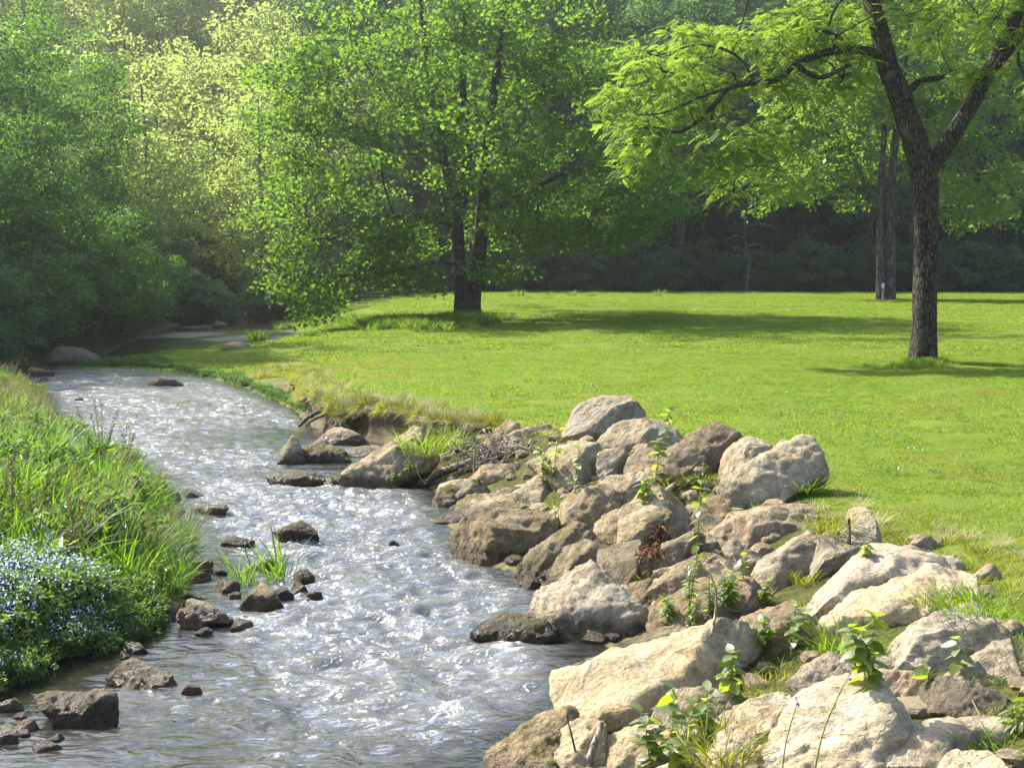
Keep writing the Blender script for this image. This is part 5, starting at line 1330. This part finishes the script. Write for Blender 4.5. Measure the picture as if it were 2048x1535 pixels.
tb = []
fl5 = [(math.cos(a) * q, math.sin(a) * q, 0.0) for a, q in [(k * 2 * math.pi / 10, (1, .45)[k % 2]) for k in range(10)]]
TFL = (np.array([(0, 0, -.15)] + fl5), [np.array([[0, 1 + k, 1 + (k + 1) % 10] for k in range(10)])])
for v in range(3):
    b = Buf()
    C = np.stack([r.uniform(-.14, .14, 34), r.uniform(-.14, .14, 34), r.uniform(.02, .25, 34)], -1)
    scatter_leaves(b, tpl_leaf(.20), C, .05, 12, .060, r, flat=.8, up=.45)
    blades(b, 14, .12, .22, .006, .2, .5, r)
    nl = b.n; nf = sum(len(f) for q in b.F.values() for f in q)
    me = b.mesh('forget_me_not')
    b2 = Buf()
    n = 46
    pos = np.stack([r.uniform(-.16, .16, n), r.uniform(-.16, .16, n), r.uniform(.22, .33, n)], -1)
    pos = np.concatenate([pos + r.normal(0, .012, (n, 3)) for _ in range(2)])
    nr = unit(r.normal(size=(len(pos), 3)) * .5 + [0, -.35, .8]); t = unit(np.cross(nr, rand_dirs(len(pos), r)))
    b2.instances(TFL[0], TFL[1], pos, t, nr, r.uniform(.006, .0095, len(pos)), r.random(len(pos)))
    V = np.concatenate([np.concatenate(b.V), np.concatenate(b2.V)])
    F = [np.concatenate(q) for q in b.F.values()]; nleaf = sum(len(q) for q in F)
    F.append(np.concatenate(b2.F[3]) + nl)
    me = np_mesh('forget_me_not', V, F, False, {'rnd': np.concatenate([np.concatenate(b.R), np.concatenate(b2.R)])})
    me.materials.append(M_HERB); me.materials.append(M_PETAL)
    mi = np.zeros(len(me.polygons), np.int32); mi[nleaf:] = 1; me.polygons.foreach_set('material_index', mi)
    tb.append(tuft_obj('t', me, None))
b = Buf(); C = np.stack([r.uniform(-.14, .14, 34), r.uniform(-.14, .14, 34), r.uniform(.02, .2, 34)], -1); scatter_leaves(b, tpl_leaf(.2), C, .06, 12, .055, r, flat=.8, up=.45)
tb.append(tuft_obj('t', b.mesh('herb'), M_HERB))
X, Y = jgrid(-6, -1.5, 7.4, 12.2, .13)
z, d, ins, ww, u, R, rip, fr = zones(X, Y)
m = ~R & ~ins & (d > .0) & (d < 1.35) & (Y < 10.35 + .35 * (X + 3))
P = np.stack([X, Y, z], -1)[m]
sc = r.uniform(.7, 1.15, len(P)) * np.clip(.6 + d[m], .6, 1.2)
idx = np.where(vnoise(P * 2.6, 6) > -.05, 3, r.integers(0, 3, len(P)))
scatter('forget_me_nots', 'low drift of pale blue flowers at the front of the left bank', 'flowers', tb, P, idx, r.uniform(0, 6.28, len(P)), sc)
# low herbs along the far shore of the point
tb2 = []
for v in range(2):
    b = Buf(); C = np.stack([r.uniform(-.2, .2, 30), r.uniform(-.2, .2, 30), r.uniform(.02, .22, 30)], -1); scatter_leaves(b, tpl_leaf(.25), C, .08, 12, .07, r, flat=.8, up=.4)
    tb2.append(tuft_obj('t', b.mesh('shore_herb'), M_BLUEGRASS))
P = []
for _ in range(170):
    px = r.uniform(150, 640); py = np.interp(px, [150, 250, 340, 400, 450, 500, 560, 640], [735, 733, 738, 752, 762, 777, 800, 835]) - abs(r.normal(0, 5)) - 1
    P.append(hit(px, py))
P = np.array(P)
scatter('shore_herbs', 'bluish low plants along the edge of the grassy point', 'plants', tb2, P, r.integers(0, 2, len(P)), r.uniform(0, 6, len(P)), r.uniform(.35, .8, len(P)))

# ------------------------------------------------------------------ single plants and pieces of wood
bpy.context.view_layer.update()
DG = bpy.context.evaluated_depsgraph_get()
def surf(px, py):
    d = Vector(ray(px, py)).normalized()
    ok, p, nn, i, o, mt = SC.ray_cast(DG, Vector(CAM), d)
    if not ok or o.name.startswith(('stream_water',)): return hit(px, py)
    if o.get('kind') == 'stuff' or o.name.split('.')[0] in ('crown', 'branches', 'trunk'): return hit(px, py)
    return np.array(p)

def ovate(w=.36, n=4):
    V, F = [], []
    for i in range(n + 1):
        u = i / n; ww = w * math.sin(math.pi * min(1, u * .92 + .06)) ** .8 * (1 - .35 * u)
        z = -.18 * u * u
        V += [(u, -ww, z + .12 * ww), (u, 0, z), (u, ww, z + .12 * ww)]
    for i in range(n):
        a = 3 * i
        F += [(a, a + 1, a + 4, a + 3), (a + 1, a + 2, a + 5, a + 4)]
    return np_mesh('leaf', np.array(V), [np.array(F)], True, {'rnd': np.full(len(V), .5)})
LEAF_BROAD = ovate(.36); LEAF_NARROW = ovate(.16)
LEAF_BROAD.materials.append(M_WEED); LEAF_NARROW.materials.append(M_WEED)

def basis(t, n):
    t = unit(t); n = unit(n - (n @ t) * t); b = np.cross(n, t)
    return Matrix([[t[0], b[0], n[0]], [t[1], b[1], n[1]], [t[2], b[2], n[2]]])

def weed(name, label, px, py, top, leaf, nl, r, broad=True, lean=0.0, stems=1, cat='plant', flower=False, group='weeds among the rocks', leafme=None, bare=.12):
    p = surf(px, py); dist = np.linalg.norm(p - CAM)
    h = (py - top) / FPX * dist
    t = thing(name, label, cat, p, 0, group)
    lm = leafme or (LEAF_BROAD if broad else LEAF_NARROW)
    for s in range(stems):
        hs = h * (1 if s == 0 else r.uniform(.55, .9)); dx = lean * h + r.normal(0, .10) * hs + (r.normal(0, .28) * hs if s else 0); dy = r.normal(0, .14) * hs
        pts = stem_points([(0, 0, -.05), (dx * .25, dy * .2, hs * .35), (dx * .6, dy * .6, hs * .7), (dx, dy, hs)], 12)
        b = Buf(); b.tube(pts, np.linspace(.0042, .0018, 12) * (h / .35) ** .5, 5)
        obj('stem', b.mesh('stem', True), M_STEM, t)
        a0 = r.uniform(0, 3)
        for k in range(nl):
            u = bare + (1 - bare) * (k // 2) / max(1, (nl - 1) // 2)
            q = np.array([np.interp(u, np.linspace(0, 1, 12), pts[:, j]) for j in range(3)])
            ang = a0 + (k // 2) * 1.57 + (k % 2) * math.pi + r.normal(0, .25)
            if u > .97: el = .55
            else: el = .25 - r.uniform(0, .75)
            tv = np.array([math.cos(ang) * math.cos(el), math.sin(ang) * math.cos(el), math.sin(el)])
            o = obj('leaf', lm, None, t, q)
            sz = leaf * (1.1 - .5 * abs(u - .45)) * r.uniform(.75, 1.15)
            o.rotation_euler = basis(tv, np.array([0, 0, 1.0]) + .35 * r.normal(size=3)).to_euler()
            o.scale = (sz * 1.05,) * 3
        if flower:
            b = Buf(); q = pts[-1]
            pp = q + r.normal(0, .004, (12, 3)) + np.array([0, 0, 1]) * np.linspace(-.03, .012, 12)[:, None]
            nr = unit(r.normal(size=(12, 3)) + [0, -.5, .3]); b.instances(TFL[0], TFL[1], pp, unit(np.cross(nr, rand_dirs(12, r))), nr, np.full(12, .007), r.random(12))
            obj('flower', b.mesh('flower'), M_PURPLE, t)
    return t
r = np.random.default_rng(202)
W_ = [('Tall bright green leafy weed standing by the long brown boulder', 1310, 962, 822, .105, 18, True, 1), ('pale leaved weed right of the brush pile, the farther one', 1108, 950, 858, .075, 14, True, 2),
 ('yellowish weed right of the brush pile, nearest to it', 1092, 962, 905, .07, 12, True, 2), ('thin weed with hanging leaves on the broad pale slab', 1150, 985, 895, .08, 10, True, 1), ('small dark weed between the mossy slab and the olive boulder', 1112, 1040, 985, .05, 12, False, 2),
 ('weed with big round leaves below the tall bright green weed', 1285, 1000, 945, .08, 9, True, 2), ('tall thin weed rising over the rough boulder', 1392, 1140, 975, .085, 14, True, 1), ('small yellow green weed before the long brown boulder', 1405, 955, 912, .04, 12, False, 3),
 ('leafy weed at the left of the thick green weed patch', 1335, 1240, 1190, .065, 14, False, 4), ('tallest narrow leaved weed of the thick green weed patch', 1378, 1225, 1110, .06, 20, False, 3), ('bushy narrow leaved weed in the middle of the thick green weed patch', 1420, 1225, 1150, .06, 16, False, 4),
 ('broad leaved weed at the right of the thick green weed patch', 1462, 1215, 1140, .075, 12, True, 3), ('low leafy weed at the front of the thick green weed patch', 1385, 1250, 1190, .06, 12, False, 4), ('single weed on the tan rock beside the pale ridged boulder', 1488, 1160, 1110, .07, 8, True, 1),
 ('weed at the foot of the pale ridged boulder', 1528, 1215, 1160, .065, 10, True, 2), ('dark leafy weed in the hollow below the big white slab', 1592, 1290, 1218, .075, 10, True, 2), ('weed at the top right of the huge tilted slab', 1528, 1300, 1232, .06, 12, True, 3),
 ('tall yellow green weed left of the ribbed grey boulder', 1735, 1365, 1238, .085, 18, True, 2), ('lone weed with four drooping leaves before the ribbed boulder', 1918, 1340, 1282, .08, 7, True, 1), ('low weed on the right of the peach and white stone', 1858, 1362, 1335, .07, 6, True, 1),
 ('tall broad leaved weed on the right edge of the huge tilted slab', 1462, 1385, 1305, .085, 14, True, 1), ('weed with large round leaves at the bottom centre', 1345, 1500, 1362, .09, 12, True, 1), ('second large leaved weed at the bottom, right of centre', 1415, 1490, 1368, .085, 14, True, 2),
 ('lowest broad leaved weed at the bottom edge', 1300, 1530, 1428, .08, 12, True, 2), ('yellowing weed at the bottom edge before the cream slab', 1370, 1540, 1450, .07, 12, True, 2), ('leafy weed at the right edge near the bottom', 2030, 1470, 1385, .07, 10, False, 3),
 ('small weed on the grooved pale rock above the white slab', 1735, 1110, 1088, .05, 8, True, 2), ('little green bush at the wet foot of the leaning rock', 790, 972, 938, .05, 16, False, 6), ('leafy sprig on the right side of the leaning rock', 815, 955, 915, .06, 14, False, 4), ('small plant on the flat dark rock in the stream', 665, 960, 945, .035, 10, False, 4)]
for lab, px, py, top, lf, nl, broad, st in W_:
    weed('weed', lab[0].lower() + lab[1:], px, py, top, lf, int(nl * 1.6), r, broad, 0, st)
weed('violet_flower', 'tall thin stalk with a violet flower before the big front block', 1625, 1545, 1342, .03, 18, r, False, .02, 1, 'flower', True, 'violet flowers by the front block')
weed('violet_flower', 'shorter stalk with a violet flower before the reddish brown stone', 1562, 1545, 1398, .03, 14, r, False, .05, 1, 'flower', True, 'violet flowers by the front block')

# grass clumps one can pick out
LEAF_GRASS = np_mesh('blade', *(lambda b: (np.concatenate(b.V), [np.concatenate(q) for q in b.F.values()]))( (lambda b: (blades(b, 1, .0001, 1.0, .045, .5, .9, np.random.default_rng(3)), b)[1])(Buf()) ), False, None)
def clump(name, label, px, py, h, n, w, mat, r, spread=.10, group='grass clumps on the rock bank', lean=.5, curve=.8, cat='grass clump'):
    p = surf(px, py)
    b = Buf(); blades(b, n, spread, h, w, lean, curve, r)
    o = obj(name, b.mesh(name), mat, None, p)
    return tag(o, label, cat, group)
clump('grass_clump', 'bright grass clump at the tip of the slanting pale boulder', 1612, 985, .20, 170, .008, M_LAWN, r, .12)
clump('grass_clump', 'bright grass clump on the lawn edge beside the yellowish slab', 1880, 1205, .14, 200, .006, M_LAWN, r, .16)
clump('grass_clump', 'second grass clump at the right end of the yellowish slab', 1955, 1215, .15, 220, .007, M_LAWN, r, .2)
clump('grass_clump', 'grass clump between the tall yellow green weed and the yellowish slab', 1690, 1310, .26, 150, .008, M_LAWN, r, .14)
clump('grass_clump', 'tangled yellow grass in the gap right of the huge tilted slab', 1570, 1350, .13, 260, .005, M_BANKGRASS, r, .26)
clump('grass_clump', 'grass in the lower part of the gap right of the huge tilted slab', 1520, 1390, .11, 200, .005, M_BANKGRASS, r, .20)
clump('grass_clump', 'wispy grass beside the dark stake on the lawn edge', 1660, 1060, .22, 160, .006, M_BANKGRASS, r, .16)
clump('grass_clump', 'green grass clump growing behind the leaning rock', 850, 905, .42, 200, .010, M_LAWN, r, .28)
clump('grass_clump', 'green grass clump right of the leaning rock below the bank', 905, 893, .36, 160, .010, M_LAWN, r, .24)
clump('grass_clump', 'grass at the bottom right corner', 2020, 1500, .14, 160, .006, M_LAWN, r, .16)
clump('grass_clump', 'grass at the bottom edge below the large leaved weeds', 1440, 1510, .2, 160, .007, M_BANKGRASS, r, .16)
# reeds in the stream and seed stalk plants of the left bank
clump('reed_tuft', 'tall reed tuft growing from the stones in the stream, left half', 490, 1165, .42, 34, .014, M_TALL, r, .10, 'reed tufts in the stream', .22, .55, 'reeds')
clump('reed_tuft', 'tall reed tuft growing from the stones in the stream, right half', 556, 1160, .46, 40, .014, M_TALL, r, .12, 'reed tufts in the stream', .25, .55, 'reeds')
clump('shore_shrub', 'lone low green shrub on the far shore of the pool', 515, 684, .55, 200, .03, M_TALL, r, .32, None, .25, .4, 'shrub')
def dock(label, px, py, top, r, nst=4, lean=.15):
    p = hit(px, py); dist = np.linalg.norm(p - CAM); h = (py - top) / FPX * dist
    t = thing('dock_plant', label, 'plant', p, 0, 'seed stalk plants on the left bank')
    for s in range(nst):
        dx = lean * h + r.normal(0, .14) * h; dy = r.normal(0, .10) * h; hs = h * r.uniform(.75, 1.0)
        pts = stem_points([(0, 0, -.05), (dx * .3, dy * .3, hs * .4), (dx, dy, hs)], 12)
        b = Buf(); b.tube(pts, np.linspace(.006, .002, 12), 5)
        n = 150; u = .35 + .65 * r.random(n)
        q = np.stack([np.interp(u, np.linspace(0, 1, 12), pts[:, j]) for j in range(3)], -1) + r.normal(0, .012, (n, 3))
        nr = rand_dirs(n, r); b.instances(*tpl_leaf(.4), q, unit(np.cross(nr, rand_dirs(n, r))), nr, r.uniform(.008, .018, n), r.random(n))
        obj('seed_stalk', b.mesh('seed_stalk'), M_REDSTEM, t)
    for k in range(9):
        ang = r.uniform(0, 6.28); el = r.uniform(.1, 1.0)
        tv = np.array([math.cos(ang) * math.cos(el), math.sin(ang) * math.cos(el), math.sin(el)])
        o = obj('leaf', LEAF_NARROW, None, t, (0, 0, r.uniform(.02, h * .45))); o.rotation_euler = basis(tv, np.array([0, 0, 1.0]) + .3 * r.normal(size=3)).to_euler(); o.scale = (r.uniform(.14, .24),) * 3
for a in [('bushy seed stalk plant rising highest against the stream on the left', 205, 960, 800, 6, .03), ('thin leaning seed stalks right of the tallest seed plant', 245, 965, 855, 5, .22), ('brown seed stalks leaning right over the blue flowers', 115, 1170, 985, 5, .45), ('upright brown seed stalks in the green meadow', 75, 1120, 930, 4, .12),
          ('seed stalks at the left edge among broad grass', 25, 1090, 890, 4, .05), ('low seed stalks at the middle of the left meadow', 150, 1060, 940, 4, .2)]:
    dock(a[0], a[1], a[2], a[3], r, a[4], a[5])

# driftwood
def stick(name, label, pts, radii, mat, cat='wood', group=None, k=8, dist=None):
    """pts: pixel polyline or world points; the piece lies on the surface"""
    W = np.array([surf(*q) if len(q) == 2 else q for q in pts], float)
    b0 = W[0].copy()
    P = stem_points(W - b0, len(pts) * 5); R = np.interp(np.linspace(0, 1, len(P)), np.linspace(0, 1, len(radii)), radii)
    b = Buf(); b.tube(P, R, k, rough=.15, seed=int(b0[0] * 100) % 97)
    return tag(obj(name, b.mesh(name, True), mat, None, b0), label, cat, group)
c0 = surf(860, 958)
def dpt(px, py, dd=0.0): return at(px, py, c0[1] + dd)
stick('driftwood_log', 'long grey driftwood log slanting under the brush pile', [surf(x_, y_) + [0, -.04, .03] for x_, y_ in ((832, 968), (872, 952), (925, 932), (985, 915), (1040, 904))], [.045, .05, .045, .04, .03, .02], M_DRIFT, 'driftwood', None, 10)
r = np.random.default_rng(303)
c0 = surf(985, 925); pc = c0 + [0, -.08, .12]
bp = thing('brush_pile', 'tangle of bare grey twigs heaped on the rocks', 'brush pile', pc)
for k in range(64):
    a = pc + np.array([r.normal(0, .30), r.normal(0, .15), r.normal(-.02, .09)]); L = r.uniform(.25, .8); an = r.normal(.1, .9)
    d = np.array([math.cos(an) * (1 if r.random() < .7 else -1), r.normal(0, .4), math.sin(an) * .55 + .06]); d = unit(d)
    e = r.normal(0, .09, 3) * L * 2
    P = stem_points(np.array([a - d * L / 2, a - d * L * .1 + e, a + d * L * .25 - e * .4, a + d * L / 2 + [0, 0, r.normal(0, .06)]]) - pc, 12)
    b = Buf(); b.tube(P, np.linspace(r.uniform(.005, .013), .0025, 12), 5)
    obj('twig', b.mesh('twig', True), M_DRIFT, bp)
for pts, rad in (([(935, 848), (952, 880), (972, 900), (1000, 905), (1040, 898), (1068, 884)], .016), ([(962, 902), (985, 885), (1010, 868), (1020, 855)], .010), ([(930, 885), (960, 895), (1000, 912), (1050, 925)], .012)):
    P = stem_points(np.array([dpt(x, y, -.1 + .05 * i) for i, (x, y) in enumerate(pts)]) - pc, 22)
    b = Buf(); b.tube(P, np.linspace(rad, rad * .5, 22), 7, rough=.12); obj('branch', b.mesh('branch', True), M_DRIFT, bp)
# roots hanging out of the bank
rb = hit(620, 850); 
def rpt(px, py, dd=0.0): return at(px, py, rb[1] + dd)
rt = thing('exposed_roots', 'dark bare roots reaching from the eroded bank into the water', 'roots', rb)
for pts, rad in (([(598, 852), (612, 838), (640, 822), (672, 812), (700, 806)], .045), ([(612, 853), (622, 842), (650, 830), (690, 822)], .03), ([(668, 868), (690, 850), (712, 838), (735, 826)], .02), ([(655, 856), (662, 835), (668, 815)], .016), ([(676, 866), (674, 840), (684, 818)], .014), ([(720, 872), (735, 850), (745, 835)], .014), ([(690, 868), (720, 862), (752, 852)], .012), ([(645, 850), (660, 842), (690, 840)], .011), ([(640, 858), (652, 848), (662, 828)], .010)):
    P = stem_points(np.array([rpt(x, y, .12 * i - .15 * len(pts) - .30) for i, (x, y) in enumerate(pts)]) - rb, len(pts) * 5)
    b = Buf(); b.tube(P, np.linspace(rad * .6, rad, len(P)), 7, rough=.2); obj('root', b.mesh('root', True), M_ROOT, rt)
sp_ = surf(1175, 1530)
stick('broken_branch', 'short pale broken branch stub at the bottom edge', [sp_ + [0, 0, -.05], sp_ + [.02, .0, .06], sp_ + [.055, .03, .15], sp_ + [.075, .05, .20]], [.016, .016, .014, .012], M_DRIFT, 'branch', 'loose sticks on the rock bank')
sp_ = surf(1155, 1500)
stick('twig', 'thin dark forked twig beside the broken branch stub', [sp_ + [0, 0, -.05], sp_ + [-.03, 0, .08], sp_ + [-.055, .02, .17]], [.006, .005, .003], M_ROOT, 'twig', 'loose sticks on the rock bank', 5)
sp_ = surf(1420, 1270)
stick('dry_stalk', 'dry bent pinkish stalk above the huge tilted slab', [sp_ + [0, 0, -.03], sp_ + [.04, .05, .16], sp_ + [.02, .08, .30], sp_ + [-.08, .1, .42]], [.008, .007, .005, .003], M_DRIFT, 'stalk', 'loose sticks on the rock bank', 6)
sp_ = surf(1697, 1086)
stick('dark_stake', 'short blackened stake stuck in the lawn edge', [sp_ + [0, 0, -.08], sp_ + [.005, 0, .06], sp_ + [0, 0, .17]], [.014, .014, .010], M_ROOT, 'stake', 'loose sticks on the rock bank', 7)
stick('driftwood_piece', 'split grey plank of driftwood under the long brown boulder', [(1318, 992), (1345, 972), (1368, 955)], [.02, .028, .022], M_DRIFT, 'driftwood', 'loose sticks on the rock bank', 6)
stick('driftwood_piece', 'thin rod of driftwood next to the split plank', [(1358, 978), (1375, 965), (1388, 955)], [.010, .012, .010], M_DRIFT, 'driftwood', 'loose sticks on the rock bank', 6)
stick('fallen_twig', 'thin red twig lying across the dark rock at right', [(1930, 1375), (1945, 1400), (1960, 1432)], [.004, .004, .003], M_REDSTEM, 'twig', 'loose sticks on the rock bank', 5)
# dry leaves caught on the rough boulder
b = Buf(); C = np.array([surf(x, y) for x, y in ((1320, 1058), (1312, 1075), (1305, 1090), (1296, 1105), (1310, 1105), (1322, 1085), (1288, 1118))]) + [0, -.02, .02]
scatter_leaves(b, tpl_leaf(.22), C, .075, 60, .055, r, flat=.6, up=.2)
lo = C.mean(0); me = b.mesh('dry_leaves')
V = np.empty(len(me.vertices) * 3, np.float32); me.vertices.foreach_get('co', V); me.vertices.foreach_set('co', (V.reshape(-1, 3) - lo).astype(np.float32).ravel())
tag(obj('dry_leaves', me, M_DRYLEAF, None, lo), 'clot of dry red brown leaves caught on the rough boulder', 'leaves', kind='stuff')

# far rail and little white post
q = at(728, 587, 92); q2 = at(800, 587, 92); q[2] = gz(q[0], q[1])
rl = thing('timber_rail', 'low grey timber rail in the shade left of the maple', 'rail', q)
Lr = q2[0] - q[0]
for x in (0, Lr * .5, Lr):
    b = Buf(); b.tube([(x, 0, -.2), (x, 0, .25), (x, 0, .52)], .06, 6); obj('post', b.mesh('post'), M_RAIL, rl)
for z in (.28, .5):
    b = Buf(); b.tube([(-.2, -.07, z), (Lr / 2, -.07, z + .01), (Lr + .2, -.07, z)], .045, 6); obj('rail', b.mesh('rail'), M_RAIL, rl)
q = hit(1766, 601)
mp = thing('marker_post', 'small white post at the foot of the grey double trunked tree', 'post', q)
b = Buf(); b.tube([(0, 0, -.1), (0, 0, .3), (0, 0, .62)], .055, 8); obj('post', b.mesh('post'), M_RAIL, mp)
b = Buf(); b.tube([(0, 0, .62), (0, 0, .75), (0, 0, .86)], [.05, .075, .05], 8); obj('cap', b.mesh('cap'), M_POST, mp)
# ------------------------------------------------------------------ hazy morning air
hb = bmesh.new(); bmesh.ops.create_cube(hb, size=1.0)
hm = bpy.data.meshes.new('haze'); hb.to_mesh(hm); hb.free()
m, nt, out = new_mat('haze_air'); n = N(nt)
pv = n('ShaderNodeVolumePrincipled', {'Color': (0.92, 0.98, 0.95, 1), 'Density': 0.0006, 'Anisotropy': 0.75})
nt.links.new(pv.outputs[0], out.inputs['Volume'])
ho = obj('haze', hm, m, None, (0, 150, 38.5)); ho.scale = (700, 420, 84)
tag(ho, 'pale morning haze filling the valley', 'haze', kind='stuff')
